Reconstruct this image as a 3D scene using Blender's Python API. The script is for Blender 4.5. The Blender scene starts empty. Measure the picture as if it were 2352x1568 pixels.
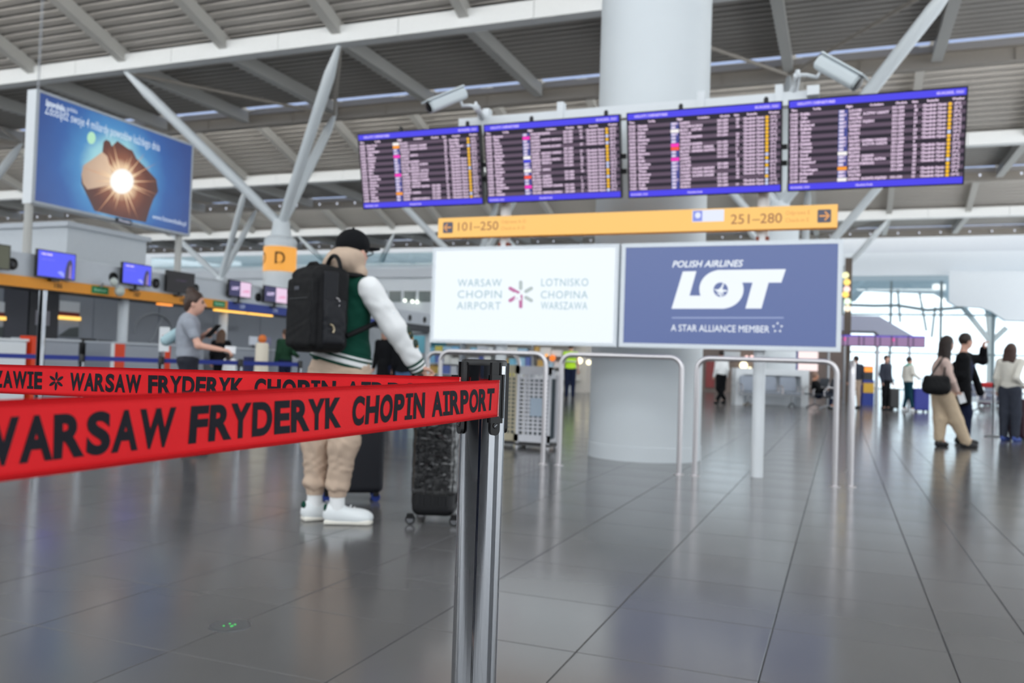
import bpy, math, random
import numpy as np
from mathutils import Vector, Matrix

random.seed(7)
RNG = np.random.default_rng(11)
SC = bpy.context.scene
COL = SC.collection
W_, H_ = 2352.0, 1568.0

# ------------------------------------------------------------------ camera
FPX, YAW, PITCH, ROLL = 1951.6, math.radians(21.214), math.radians(1.615), math.radians(1.894)
def _axes():
    f = np.array([-math.sin(YAW)*math.cos(PITCH), math.cos(YAW)*math.cos(PITCH), math.sin(PITCH)])
    r = np.array([math.cos(YAW), math.sin(YAW), 0.0])
    u = np.cross(r, f)
    return r*math.cos(ROLL)+u*math.sin(ROLL), -r*math.sin(ROLL)+u*math.cos(ROLL), f
CR, CU, CF = _axes()
CAM = np.array([0.0, 0.0, 1.0])
cam_data = bpy.data.cameras.new('camera')
cam = bpy.data.objects.new('camera', cam_data)
COL.objects.link(cam)
cam.matrix_world = Matrix(((CR[0], CU[0], -CF[0], CAM[0]), (CR[1], CU[1], -CF[1], CAM[1]), (CR[2], CU[2], -CF[2], CAM[2]), (0, 0, 0, 1)))
cam_data.sensor_width = 36.0
cam_data.lens = FPX/W_*36.0
cam_data.clip_start = 0.05
cam_data.clip_end = 500
cam_data.dof.use_dof = True
cam_data.dof.focus_distance = 1.15
cam_data.dof.aperture_fstop = 6.5
SC.camera = cam

# ------------------------------------------------------------------ sky and exposure
EXPO = 0.72
SC.view_settings.view_transform = 'Standard'
SC.view_settings.look = 'None'
SC.view_settings.exposure = EXPO
SC.view_settings.gamma = 1.0
SC.view_settings.use_curve_mapping = False
world = bpy.data.worlds.new('sky')
SC.world = world
world.use_nodes = True
_bg = world.node_tree.nodes['Background']
_bg.inputs['Color'].default_value = (0.90, 0.955, 1.0, 1)
_bg.inputs['Strength'].default_value = 1.45
sun_data = bpy.data.lights.new('sun', 'SUN'); sun_data.energy = 20.0; sun_data.angle = 0.02; sun_data.color = (1.0, 0.96, 0.9)
sun = bpy.data.objects.new('sun', sun_data); COL.objects.link(sun); sun.location = (20, -30, 60)
sun.rotation_euler = Vector((0.15, 0.45, 0.88)).to_track_quat('Z', 'Y').to_euler()
SC.cycles.use_denoising = True
SC.cycles.max_bounces = 8
SC.cycles.diffuse_bounces = 5
SC.cycles.glossy_bounces = 4
SC.cycles.sample_clamp_indirect = 6.0

# ------------------------------------------------------------------ picture point -> place in the hall
def ray(x, y): return CF + CR*(x-W_/2)/FPX - CU*(y-H_/2)/FPX
def onY(x, y, Y): d = ray(x, y); return CAM + d*Y/d[1]
def onX(x, y, X): d = ray(x, y); return CAM + d*X/d[0]
def onZ(x, y, z=0.0): d = ray(x, y); return CAM + d*(z-CAM[2])/d[2]
def onD(x, y, D): return CAM + ray(x, y)*D
def proj(p):
    q = np.asarray(p, float)-CAM; z = q@CF
    return W_/2+FPX*(q@CR)/z, H_/2-FPX*(q@CU)/z, z
RIGHT = np.array([math.cos(YAW), math.sin(YAW), 0.0])
AWAY = np.array([-math.sin(YAW), math.cos(YAW), 0.0])
UP = np.array([0, 0, 1.0])
def nrm(v): v = np.asarray(v, float); return v/np.linalg.norm(v)

# ------------------------------------------------------------------ materials
def lin(c):
    out = []
    for v in c[:3]:
        v = v/255.0
        out.append(v/12.92 if v <= 0.04045 else ((v+0.055)/1.055)**2.4)
    return tuple(out)
MATS = {}
def mat(name, col, rough=0.6, metal=0.0, var=0.0, vscale=8.0, bump=0.0, bscale=40.0, spec=0.5, coat=0.0, rvar=0.0, objvar=0.0, stretch=None):
    if name in MATS: return MATS[name]
    m = bpy.data.materials.new(name); m.use_nodes = True
    nt = m.node_tree; b = nt.nodes['Principled BSDF']
    c = lin(col)
    b.inputs['Base Color'].default_value = (*c, 1)
    b.inputs['Roughness'].default_value = rough
    b.inputs['Metallic'].default_value = metal
    b.inputs['Specular IOR Level'].default_value = spec
    b.inputs['Coat Weight'].default_value = coat
    tc = nt.nodes.new('ShaderNodeTexCoord')
    vec = tc.outputs['Object']
    if stretch:
        mp = nt.nodes.new('ShaderNodeMapping'); mp.inputs['Scale'].default_value = stretch
        nt.links.new(vec, mp.inputs['Vector']); vec = mp.outputs['Vector']
    if var > 0 or rvar > 0 or objvar > 0:
        n = nt.nodes.new('ShaderNodeTexNoise'); n.inputs['Scale'].default_value = vscale; n.inputs['Detail'].default_value = 4
        nt.links.new(vec, n.inputs['Vector'])
        fac = n.outputs['Fac']
        if var > 0 or objvar > 0:
            hsv = nt.nodes.new('ShaderNodeHueSaturation'); hsv.inputs['Color'].default_value = (*c, 1)
            mr = nt.nodes.new('ShaderNodeMapRange'); mr.inputs['To Min'].default_value = 1-var; mr.inputs['To Max'].default_value = 1+var
            nt.links.new(fac, mr.inputs['Value']); val = mr.outputs['Result']
            if objvar > 0:
                oi = nt.nodes.new('ShaderNodeObjectInfo')
                mo = nt.nodes.new('ShaderNodeMapRange'); mo.inputs['To Min'].default_value = 1-objvar; mo.inputs['To Max'].default_value = 1+objvar
                nt.links.new(oi.outputs['Random'], mo.inputs['Value'])
                mu = nt.nodes.new('ShaderNodeMath'); mu.operation = 'MULTIPLY'
                nt.links.new(val, mu.inputs[0]); nt.links.new(mo.outputs['Result'], mu.inputs[1]); val = mu.outputs['Value']
            nt.links.new(val, hsv.inputs['Value']); nt.links.new(hsv.outputs['Color'], b.inputs['Base Color'])
        if rvar > 0:
            m2 = nt.nodes.new('ShaderNodeMapRange'); m2.inputs['To Min'].default_value = max(0, rough-rvar); m2.inputs['To Max'].default_value = rough+rvar
            nt.links.new(fac, m2.inputs['Value']); nt.links.new(m2.outputs['Result'], b.inputs['Roughness'])
    if bump > 0:
        n2 = nt.nodes.new('ShaderNodeTexNoise'); n2.inputs['Scale'].default_value = bscale; n2.inputs['Detail'].default_value = 5
        nt.links.new(vec, n2.inputs['Vector'])
        bp = nt.nodes.new('ShaderNodeBump'); bp.inputs['Strength'].default_value = bump; bp.inputs['Distance'].default_value = 0.02
        nt.links.new(n2.outputs['Fac'], bp.inputs['Height']); nt.links.new(bp.outputs['Normal'], b.inputs['Normal'])
    MATS[name] = m
    return m
def glow(name, col, k=1.0, rough=0.35):
    """lamps, screens and light boxes: shows as about col on the picture"""
    if name in MATS: return MATS[name]
    m = bpy.data.materials.new(name); m.use_nodes = True
    b = m.node_tree.nodes['Principled BSDF']
    b.inputs['Base Color'].default_value = (0.02, 0.02, 0.02, 1)
    b.inputs['Roughness'].default_value = rough
    b.inputs['Emission Color'].default_value = (*lin(col), 1)
    b.inputs['Emission Strength'].default_value = k/2**EXPO
    MATS[name] = m
    return m
def glass(name='pane_glass', tint=(0.9, 0.97, 1.0), refl=0.1):
    if name in MATS: return MATS[name]
    m = bpy.data.materials.new(name); m.use_nodes = True
    nt = m.node_tree; nt.nodes.clear()
    o = nt.nodes.new('ShaderNodeOutputMaterial'); mx = nt.nodes.new('ShaderNodeMixShader')
    t = nt.nodes.new('ShaderNodeBsdfTransparent'); t.inputs['Color'].default_value = (*tint, 1)
    g = nt.nodes.new('ShaderNodeBsdfGlossy'); g.inputs['Roughness'].default_value = 0.03
    mx.inputs['Fac'].default_value = refl
    nt.links.new(t.outputs[0], mx.inputs[1]); nt.links.new(g.outputs[0], mx.inputs[2]); nt.links.new(mx.outputs[0], o.inputs[0])
    MATS[name] = m
    return m

M_FLOOR = mat('porcelain_tile', (101, 100, 101), rough=0.17, var=0.06, vscale=1.6, rvar=0.05, objvar=0.06, spec=0.7)
M_GROUT = mat('grout', (70, 70, 72), rough=0.8, var=0.1)
M_DECK = mat('painted_deck', (172, 168, 163), rough=0.55, var=0.04)
M_STEELW = mat('white_painted_steel', (226, 228, 229), rough=0.4, var=0.03)
M_RAFT = mat('grey_painted_steel', (186, 185, 181), rough=0.45, var=0.03)
M_RIDGE = mat('beige_painted_steel', (168, 160, 150), rough=0.5, var=0.04)
M_ROOF = mat('roof_membrane', (228, 228, 226), rough=0.8, var=0.05)
M_COLW = mat('white_column_paint', (222, 228, 232), rough=0.42, var=0.02, vscale=3)
M_WHITE = mat('white_lacquer', (232, 236, 240), rough=0.35, var=0.02)
M_OFFW = mat('white_wall_paint', (214, 220, 226), rough=0.6, var=0.03)
M_GREYP = mat('light_grey_panel', (196, 202, 210), rough=0.45, var=0.03)
M_DESK = mat('desk_grey_laminate', (158, 164, 174), rough=0.5, var=0.03)
M_WALLG = mat('slate_wall_panel', (142, 148, 158), rough=0.5, var=0.05)
M_DARK = mat('charcoal_panel', (52, 54, 60), rough=0.5, var=0.05)
M_BLACK = mat('black_plastic', (13, 13, 15), rough=0.38, var=0.05)
M_BLACKG = mat('black_gloss', (16, 17, 20), rough=0.18)
M_CHROME = mat('polished_chrome', (186, 189, 194), rough=0.06, metal=1.0, rvar=0.05, vscale=14, stretch=(6, 6, 0.7))
M_STAIN = mat('brushed_stainless', (226, 222, 224), rough=0.36, metal=1.0, var=0.03)
M_STAIND = mat('satin_steel', (150, 152, 156), rough=0.35, metal=1.0)
M_RED = mat('red_webbing', (238, 30, 38), rough=0.62, var=0.05, vscale=5, bump=0.12, bscale=900, spec=0.25)
M_REDEDGE = mat('red_selvedge', (205, 20, 28), rough=0.75, var=0.08, vscale=60, spec=0.2)
M_INK = mat('black_ink', (30, 30, 38), rough=0.7, var=0.12, vscale=30, spec=0.2)
M_BLUEBELT = mat('blue_webbing', (34, 52, 140), rough=0.65, var=0.05)
M_ORANGE = mat('orange_panel', (240, 156, 36), rough=0.5, var=0.03)
M_ORANGER = mat('orange_red_panel', (232, 66, 16), rough=0.5, var=0.03)
M_GREENP = mat('green_label', (18, 132, 78), rough=0.5, var=0.03)
M_BLUEP = mat('blue_panel', (40, 62, 150), rough=0.5, var=0.03)
M_RUBBER = mat('black_rubber', (26, 26, 28), rough=0.7, var=0.08)
M_SKIN = mat('skin', (226, 176, 156), rough=0.5, var=0.04, spec=0.35)
M_SKIN2 = mat('skin_tan', (206, 150, 122), rough=0.5, var=0.04, spec=0.35)
M_GLASS = glass()
M_PAPER = mat('white_paper', (240, 242, 246), rough=0.7, var=0.02)

# ------------------------------------------------------------------ objects
def tag(o, label=None, cat=None, group=None, kind=None):
    if label: o['label'] = label
    if cat: o['category'] = cat
    if group: o['group'] = group
    if kind: o['kind'] = kind
    return o
def empty(name, loc, label=None, cat=None, group=None, kind=None):
    o = bpy.data.objects.new(name, None); COL.objects.link(o)
    o.location = [float(v) for v in loc]; o.empty_display_size = 0.1
    return tag(o, label, cat, group, kind)
def wloc(o):
    v = np.zeros(3)
    while o is not None:
        v += np.array(o.location); o = o.parent
    return v
def link_mesh(name, V, F, m, parent=None, smooth=False, keep_origin=False):
    V = np.asarray(V, float).reshape(-1, 3)
    if parent is not None: org = wloc(parent); loc = np.zeros(3)
    elif keep_origin: org = np.zeros(3); loc = np.zeros(3)
    else:
        lo, hi = V.min(0), V.max(0); org = np.array([(lo[0]+hi[0])/2, (lo[1]+hi[1])/2, lo[2]]); loc = org
    me = bpy.data.meshes.new(name)
    me.from_pydata((V-org).tolist(), [], F)
    if m: me.materials.append(m)
    if smooth: me.polygons.foreach_set('use_smooth', [True]*len(me.polygons))
    me.update()
    o = bpy.data.objects.new(name, me); COL.objects.link(o)
    o.location = loc.tolist()
    if parent is not None: o.parent = parent
    return o
def copy_tree(o, parent=None):
    c = o.copy(); COL.objects.link(c); c.parent = parent
    for ch in o.children: copy_tree(ch, c)
    return c

class MB:
    def __init__(s): s.V = []; s.F = []
    def add(s, V, F):
        n = len(s.V); s.V.extend([tuple(map(float, v)) for v in V]); s.F.extend([[i+n for i in f] for f in F]); return s
    def hexa(s, P):   # 8 corners: 4 bottom, 4 top, same order
        return s.add(P, [[3, 2, 1, 0], [4, 5, 6, 7], [0, 1, 5, 4], [1, 2, 6, 5], [2, 3, 7, 6], [3, 0, 4, 7]])
    def box(s, c, d, ax=None):
        c = np.asarray(c, float); X, Y, Z = (np.eye(3) if ax is None else [np.asarray(a, float) for a in ax])
        hx, hy, hz = X*d[0]/2, Y*d[1]/2, Z*d[2]/2
        return s.hexa([c-hx-hy-hz, c+hx-hy-hz, c+hx+hy-hz, c-hx+hy-hz, c-hx-hy+hz, c+hx-hy+hz, c+hx+hy+hz, c-hx+hy+hz])
    def span(s, a, b):
        a = np.minimum(a, b) if False else np.asarray(a, float); b = np.asarray(b, float)
        return s.box((a+b)/2, np.abs(b-a))
    def rbox(s, c, d, r, ax=None, n=3):
        """box with its four edges along the third axis rounded and small chamfered ends"""
        c = np.asarray(c, float); X, Y, Z = (np.eye(3) if ax is None else [np.asarray(a, float) for a in ax])
        pts = []
        for cx, cy, a0 in ((1, 1, 0), (-1, 1, 90), (-1, -1, 180), (1, -1, 270)):
            for i in range(n+1):
                a = math.radians(a0+90*i/n)
                pts.append((cx*(d[0]/2-r)+r*math.cos(a), cy*(d[1]/2-r)+r*math.sin(a)))
        e = min(r*0.4, d[2]*0.2); N = len(pts); rows = []
        for z, k in ((-d[2]/2, 1-2*e/min(d[0], d[1])), (-d[2]/2+e, 1), (d[2]/2-e, 1), (d[2]/2, 1-2*e/min(d[0], d[1]))):
            rows.append([c+X*p[0]*k+Y*p[1]*k+Z*z for p in pts])
        V = [v for rw in rows for v in rw]; F = [list(range(N))[::-1], list(range(3*N, 4*N))]
        for k in range(3):
            for i in range(N):
                j = (i+1) % N; F.append([k*N+i, k*N+j, (k+1)*N+j, (k+1)*N+i])
        return s.add(V, F)
    def tube(s, path, r, n=10, caps=True, closed=False):
        P = [np.asarray(p, float) for p in path]; m = len(P)
        R = [r]*m if np.isscalar(r) else list(r)
        T = []
        for i in range(m):
            if closed: t = P[(i+1) % m]-P[i-1]
            else: t = P[min(i+1, m-1)]-P[max(i-1, 0)]
            T.append(nrm(t))
        a = np.array([0, 0, 1.0]) if abs(T[0][2]) < 0.9 else np.array([1.0, 0, 0])
        u = nrm(np.cross(a, T[0])); V = []; F = []
        for i in range(m):
            u = nrm(u-T[i]*(u@T[i])); v = np.cross(T[i], u)
            for k in range(n):
                an = 2*math.pi*k/n; V.append(P[i]+R[i]*(u*math.cos(an)+v*math.sin(an)))
        for i in range(m if closed else m-1):
            j = (i+1) % m
            for k in range(n):
                l = (k+1) % n; F.append([i*n+k, i*n+l, j*n+l, j*n+k])
        if caps and not closed: F += [list(range(n))[::-1], list(range((m-1)*n, m*n))]
        return s.add(V, F)
    def cyl(s, a, b, r0, r1=None, n=16): return s.tube([a, b], [r0, r0 if r1 is None else r1], n)
    def lathe(s, c, prof, n=24, ax=None):
        c = np.asarray(c, float); X, Y, Z = (np.eye(3) if ax is None else [np.asarray(a, float) for a in ax])
        V = []; F = []; m = len(prof)
        for (r, z) in prof:
            for k in range(n):
                an = 2*math.pi*k/n; V.append(c+X*r*math.cos(an)+Y*r*math.sin(an)+Z*z)
        for i in range(m-1):
            for k in range(n):
                l = (k+1) % n; F.append([i*n+k, i*n+l, (i+1)*n+l, (i+1)*n+k])
        F += [list(range(n))[::-1], list(range((m-1)*n, m*n))]
        return s.add(V, F)
    def prism(s, pts, d):
        """polygon (3-D points in a plane) pushed along vector d"""
        n = len(pts); P = [np.asarray(p, float) for p in pts]; d = np.asarray(d, float)
        F = [list(range(n)), list(range(n, 2*n))[::-1]]
        for i in range(n): j = (i+1) % n; F.append([j, i, n+i, n+j])
        return s.add(P+[p+d for p in P], F)
    def sphere(s, c, r, n=12, ax=None):
        if np.isscalar(r): r = (r, r, r)
        c = np.asarray(c, float); X, Y, Z = (np.eye(3) if ax is None else [np.asarray(a, float) for a in ax])
        V = [c-Z*r[2]]; F = []; m = max(4, n//2)
        for i in range(1, m):
            a = -math.pi/2+math.pi*i/m
            for k in range(n):
                b = 2*math.pi*k/n; V.append(c+X*r[0]*math.cos(a)*math.cos(b)+Y*r[1]*math.cos(a)*math.sin(b)+Z*r[2]*math.sin(a))
        V.append(c+Z*r[2]); t = len(V)-1
        for k in range(n):
            l = (k+1) % n; F.append([0, 1+l, 1+k]); F.append([t, 1+(m-2)*n+k, 1+(m-2)*n+l])
            for i in range(m-2): F.append([1+i*n+k, 1+i*n+l, 1+(i+1)*n+l, 1+(i+1)*n+k])
        return s.add(V, F)
    def build(s, name, m, parent=None, smooth=False, **kw): return link_mesh(name, s.V, s.F, m, parent, smooth, **kw)

def smooth_by_angle(o, deg=40):
    me = o.data
    me.polygons.foreach_set('use_smooth', [True]*len(me.polygons))
    try: me.set_sharp_from_angle(angle=math.radians(deg))
    except Exception: pass
    return o

# ------------------------------------------------------------------ lettering
_TC = {}
_TS = bpy.data.scenes.new('lettering_workshop')
def text2d(s, bold=0.0, res=2, spacing=1.0, shear=0.0):
    key = (s, bold, res, spacing, shear)
    if key in _TC: return _TC[key]
    if bold and ('M' in s or 'W' in s and len(s) > 1 or 'N' in s and len(s) > 1):   # sharp corners: thicken by laying shifted copies over each other
        V0, F0 = text2d(s, 0.0, res, spacing, shear); V = []; F = []
        for dx, dy in ((-bold, 0), (bold, 0), (0, -bold), (0, bold), (-bold*0.7, -bold*0.7), (bold*0.7, bold*0.7), (-bold*0.7, bold*0.7), (bold*0.7, -bold*0.7)):
            n = len(V)*len(V0); V.append(V0+np.array([dx, dy])); F += [[i+n for i in f] for f in F0]
        _TC[key] = (np.concatenate(V), F); return _TC[key]
    cu = bpy.data.curves.new('lettering', 'FONT'); cu.body = s; cu.size = 1.0; cu.offset = bold
    cu.resolution_u = res; cu.fill_mode = 'FRONT'; cu.space_character = spacing; cu.shear = shear
    ob = bpy.data.objects.new('lettering', cu); _TS.collection.objects.link(ob)
    vl = _TS.view_layers[0]; vl.update(); ev = ob.evaluated_get(vl.depsgraph); me = ev.to_mesh()
    n = len(me.vertices); co = np.zeros(n*3)
    if n: me.vertices.foreach_get('co', co)
    V = co.reshape(-1, 3)[:, :2].copy(); F = [list(p.vertices) for p in me.polygons]
    ev.to_mesh_clear(); bpy.data.objects.remove(ob); bpy.data.curves.remove(cu)
    _TC[key] = (V, F)
    return V, F
def CAPH(): return text2d('H')[0][:, 1].max()
def letter(mb, s, o, ax, ay, h=None, w=None, align='l', bold=0.0, cap=None, res=2, spacing=1.0, shear=0.0, fn=None):
    """lettering on the plane o + u*ax + v*ay; h = capital height, w = forced width; fn maps (u, v) to 3-D instead"""
    V, F = text2d(s, bold, res, spacing, shear)
    if len(V) == 0: return
    V = V.copy(); x0, x1 = V[:, 0].min(), V[:, 0].max()
    V[:, 0] -= x0
    k = h/((cap or CAPH())+2*bold); kx = k if w is None else w/(x1-x0)
    V[:, 0] *= kx; V[:, 1] = (V[:, 1]+bold)*k
    wid = V[:, 0].max()
    if align == 'c': V[:, 0] -= wid/2
    if align == 'r': V[:, 0] -= wid
    if fn is not None: P = [fn(a, b) for a, b in V]
    else:
        o = np.asarray(o, float); P = o+V[:, :1]*np.asarray(ax)+V[:, 1:]*np.asarray(ay)
    mb.add(P, F)

# ------------------------------------------------------------------ soft bodies (people, clothes, bags)
class SDF:
    def __init__(s): s.p = []
    def cone(s, a, b, ra, rb, k=0.03, sub=False): s.p.append(('c', np.asarray(a, float), np.asarray(b, float), ra, rb, k, sub)); return s
    def ell(s, c, r, ax=None, k=0.03, sub=False): s.p.append(('e', np.asarray(c, float), np.asarray(r, float), np.eye(3) if ax is None else np.array(ax, float), 0, k, sub)); return s
    def box(s, c, h, rd=0.02, ax=None, k=0.02, sub=False): s.p.append(('b', np.asarray(c, float), np.asarray(h, float), np.eye(3) if ax is None else np.array(ax, float), rd, k, sub)); return s
    def mesh(s, vox, clipz=None, wrinkle=0.0, wscale=1.0):
        lo = np.full(3, 1e9); hi = -lo
        bbs = []
        for q in s.p:
            if q[0] == 'c':
                R = max(q[3], q[4]); l = np.minimum(q[1], q[2])-R; h = np.maximum(q[1], q[2])+R
            else:
                R = (q[2].max() if q[0] == 'e' else np.linalg.norm(q[2])); l = q[1]-R; h = q[1]+R
            bbs.append((l, h))
            if not q[6]: lo = np.minimum(lo, l); hi = np.maximum(hi, h)
        lo = lo-3*vox; hi = hi+3*vox
        N = np.ceil((hi-lo)/vox).astype(int)+1
        f = np.full(N, 1.0, np.float32)
        gx, gy, gz = [lo[i]+np.arange(N[i])*vox for i in range(3)]
        for q, (l, h) in zip(s.p, bbs):
            mg = q[5]+3*vox
            i0 = np.clip(np.floor((l-mg-lo)/vox).astype(int), 0, N); i1 = np.clip(np.ceil((h+mg-lo)/vox).astype(int)+1, 0, N)
            if (i1 <= i0).any(): continue
            sl = tuple(slice(a, b) for a, b in zip(i0, i1))
            X, Y, Z = np.meshgrid(gx[sl[0]], gy[sl[1]], gz[sl[2]], indexing='ij')
            P = np.stack([X, Y, Z], -1)
            if q[0] == 'c':
                a, b, ra, rb = q[1:5]; ba = b-a; L = max(ba@ba, 1e-9)
                t = np.clip(((P-a)@ba)/L, 0, 1)
                d = np.linalg.norm(P-a-t[..., None]*ba, axis=-1)-(ra+(rb-ra)*t)
            elif q[0] == 'e':
                L = (P-q[1])@q[3].T
                k0 = np.linalg.norm(L/q[2], axis=-1); k1 = np.linalg.norm(L/q[2]**2, axis=-1)+1e-9
                d = k0*(k0-1)/k1
            else:
                L = np.abs((P-q[1])@q[3].T)-(q[2]-q[4])
                d = np.linalg.norm(np.maximum(L, 0), axis=-1)+np.minimum(L.max(-1), 0)-q[4]
            g = f[sl]; k = q[5]
            if q[6]:
                d = -d; hh = np.maximum(k-np.abs(g-d), 0)/k; f[sl] = np.maximum(g, d)+hh*hh*k/4
            else:
                hh = np.maximum(k-np.abs(g-d), 0)/k; f[sl] = np.minimum(g, d)-hh*hh*k/4
        if wrinkle > 0:
            X, Y, Z = np.meshgrid(gx*wscale, gy*wscale, gz*wscale, indexing='ij')
            f += (wrinkle*(np.sin(31*X+9*np.sin(17*Z+5*Y))*np.sin(23*Z+7*np.sin(13*Y+X*9))+0.6*np.sin(47*Z+11*Y+6*np.sin(19*X)))).astype(np.float32)
        if clipz is not None: f = np.maximum(f, (clipz-gz)[None, None, :].astype(np.float32))
        return surface_nets(f, lo, vox)
    def build(s, name, m, parent=None, vox=0.02, **kw):
        V, F = s.mesh(vox, **kw)
        return link_mesh(name, V, F, m, parent, True)
def surface_nets(f, lo, vox):
    n = f < 0
    nx, ny, nz = f.shape
    c = n[:-1, :-1, :-1].astype(np.int8)
    for d in ((1, 0, 0), (0, 1, 0), (0, 0, 1), (1, 1, 0), (1, 0, 1), (0, 1, 1), (1, 1, 1)):
        c = c+n[d[0]:nx-1+d[0], d[1]:ny-1+d[1], d[2]:nz-1+d[2]]
    act = (c > 0) & (c < 8)
    I = np.argwhere(act)
    idx = np.full(act.shape, -1, np.int64); idx[act] = np.arange(len(I))
    acc = np.zeros((len(I), 3)); cnt = np.zeros(len(I))
    for ax in range(3):
        o = [a for a in range(3) if a != ax]
        for p in (0, 1):
            for q in (0, 1):
                A = I.copy(); A[:, o[0]] += p; A[:, o[1]] += q
                B = A.copy(); B[:, ax] += 1
                fa = f[A[:, 0], A[:, 1], A[:, 2]]; fb = f[B[:, 0], B[:, 1], B[:, 2]]
                cr = (fa < 0) != (fb < 0)
                t = np.where(cr, fa/np.where(cr, fa-fb, 1), 0)
                P = A.astype(float); P[:, ax] += t
                acc[cr] += P[cr]; cnt[cr] += 1
    V = lo+vox*acc/np.maximum(cnt, 1)[:, None]
    F = []
    for ax in range(3):
        o = [a for a in range(3) if a != ax]
        s0 = [slice(1, -1)]*3; s1 = [slice(1, -1)]*3
        s0[ax] = slice(0, f.shape[ax]-1); s1[ax] = slice(1, f.shape[ax])
        a = n[tuple(s0)]; b = n[tuple(s1)]
        E = np.argwhere(a != b); inside = a[a != b]
        E[:, o[0]] += 1; E[:, o[1]] += 1
        def g(p, q):
            Q = E.copy(); Q[:, o[0]] -= p; Q[:, o[1]] -= q
            return idx[Q[:, 0], Q[:, 1], Q[:, 2]]
        q = np.stack([g(0, 0), g(1, 0), g(1, 1), g(0, 1)], 1)
        flip = inside if ax != 1 else ~inside
        q[~flip] = q[~flip][:, ::-1]
        q = q[:, ::-1] if False else q
        F.append(q)
    F = np.concatenate(F)
    return V, F.tolist()

# ================================================================== FLOOR
TP = 0.62
floor = MB().box((-33, 36, -0.03), (106, 98, 0.05)).build('floor', M_GROUT, keep_origin=True)
tag(floor, 'dark grey polished tile floor of the departures hall', None, None, 'structure')
def tile_mesh(w, d):
    g = 0.0025; b = 0.0012; z0, z1 = -0.005, 0.0
    mb = MB(); x, y = w/2-g, d/2-g
    V = [(-x, -y, z0), (x, -y, z0), (x, y, z0), (-x, y, z0), (-x, -y, z1-b), (x, -y, z1-b), (x, y, z1-b), (-x, y, z1-b)]
    V += [(-x+b, -y+b, z1), (x-b, -y+b, z1), (x-b, y-b, z1), (-x+b, y-b, z1)]
    F = [[i, (i+1) % 4, (i+1) % 4+4, i+4] for i in range(4)]+[[i+4, (i+1) % 4+4, (i+1) % 4+8, i+8] for i in range(4)]+[[8, 9, 10, 11]]
    return V, F
cells = []
X0, Y0 = 0.39, 2.29
for i in range(-90, 27):
    for j in range(-12, 130):
        cy = Y0+TP*(j+0.5)
        if i == 0: cells += [(X0+TP*0.25, cy, TP/2), (X0+TP*0.75, cy, TP/2)]
        else: cells.append((X0+TP*(i+0.5), cy, TP))
def cell_size(c):
    best = 1e9
    px, py, z = proj((c[0], c[1], 0))
    if z < 0.8 or not (-150 < px < W_+150 and py < H_+150): return None
    return z
near = [(cell_size(c), c) for c in cells]
near = sorted([n for n in near if n[0] is not None], key=lambda n: n[0])[:300]
nearset = set((n[1][0], n[1][1]) for n in near)
tm = {}
for w in (TP, TP/2):
    V, F = tile_mesh(w, TP); me = bpy.data.meshes.new('tile'); me.from_pydata(V, [], F); me.materials.append(M_FLOOR); me.update(); tm[w] = me
for _, c in near:
    o = bpy.data.objects.new('tile', tm[c[2]]); COL.objects.link(o); o.location = (c[0], c[1], random.uniform(-0.0006, 0.0)); o.parent = floor
fm = MB()
VT = {w: tile_mesh(w, TP) for w in tm}
for c in cells:
    if (c[0], c[1]) in nearset: continue
    V, F = VT[c[2]]; fm.add([(v[0]+c[0], v[1]+c[1], v[2]) for v in V], F)
fo = fm.build('far_tiles', M_FLOOR, floor); fo['kind'] = 'stuff'

# ================================================================== ROOF
U = 1.42   # column spacing 20 m, beams 12.4 m above the floor
PER = 14.2*U; XC0 = -1.46*U; BAY = 3.55*U; YV0 = 18.3*U
GX = [XC0+BAY*k for k in range(-16, 5)]
XL, XR = GX[0], GX[-1]
ceiling = empty('ceiling', (0, 0, 1+8.0*1.42), kind='structure', label='saw-tooth roof of ribbed steel deck on white beams')
def seen(pts, m=120):
    for p in pts:
        x, y, z = proj(p)
        if z > 1 and -m < x < W_+m and -m < y < H_+m: return True
    return False
RIB = 0.284*U
def deck_profile(L):
    pts = []; n = int(round(L/RIB)); w = L/n
    for i in range(n):
        a = i*w
        pts += [(a, 0.0), (a+w*0.58, 0.0), (a+w*0.64, 0.24), (a+w*0.94, 0.24)]
    pts.append((L, 0.0)); return pts
def deck_mesh(L, dz, wx, name):
    """ribs run along X; the sheet goes from y=0 to y=L and climbs by dz"""
    V = []; F = []
    for (a, h) in deck_profile(L):
        z = dz*a/L+h
        V += [(-wx/2, a, z), (wx/2, a, z)]
    for i in range(len(V)//2-1): F.append([2*i, 2*i+1, 2*i+3, 2*i+2])
    me = bpy.data.meshes.new(name); me.from_pydata(V, [], F); me.materials.append(M_DECK); me.update(); return me
FLAT = 4.95*U; SLOPE_Y0 = 5.75*U; ZB = 1+8.0*U; DROP = 2.9*U
flat_me = deck_mesh(FLAT, 0.0, BAY, 'deck_sheet')
slope_me = deck_mesh(PER-SLOPE_Y0, -DROP, BAY, 'deck_sheet')
def child_of_ceiling(name, me, loc):
    o = bpy.data.objects.new(name, me); COL.objects.link(o); o.parent = ceiling; o.location = [loc[0], loc[1], loc[2]-ZB]; return o
raf_flat = MB().box((0, 2.65*U, 0.19*U), (0.20*U, 5.3*U, 0.36*U)); raf_flat.box((0, 2.65*U, 0.0), (0.26*U, 5.3*U, 0.03*U))
SLv = nrm((0, PER-SLOPE_Y0, -DROP)); SLn = np.array([0, -SLv[2], SLv[1]])
SLlen = math.hypot(PER-SLOPE_Y0, DROP)
raf_slope = MB().box(SLv*SLlen/2+SLn*0.17*U, (0.20*U, SLlen, 0.34*U), [np.array([1.0, 0, 0]), SLv, SLn]); raf_slope.box(SLv*SLlen/2, (0.26*U, SLlen, 0.03*U), [np.array([1.0, 0, 0]), SLv, SLn])
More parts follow.
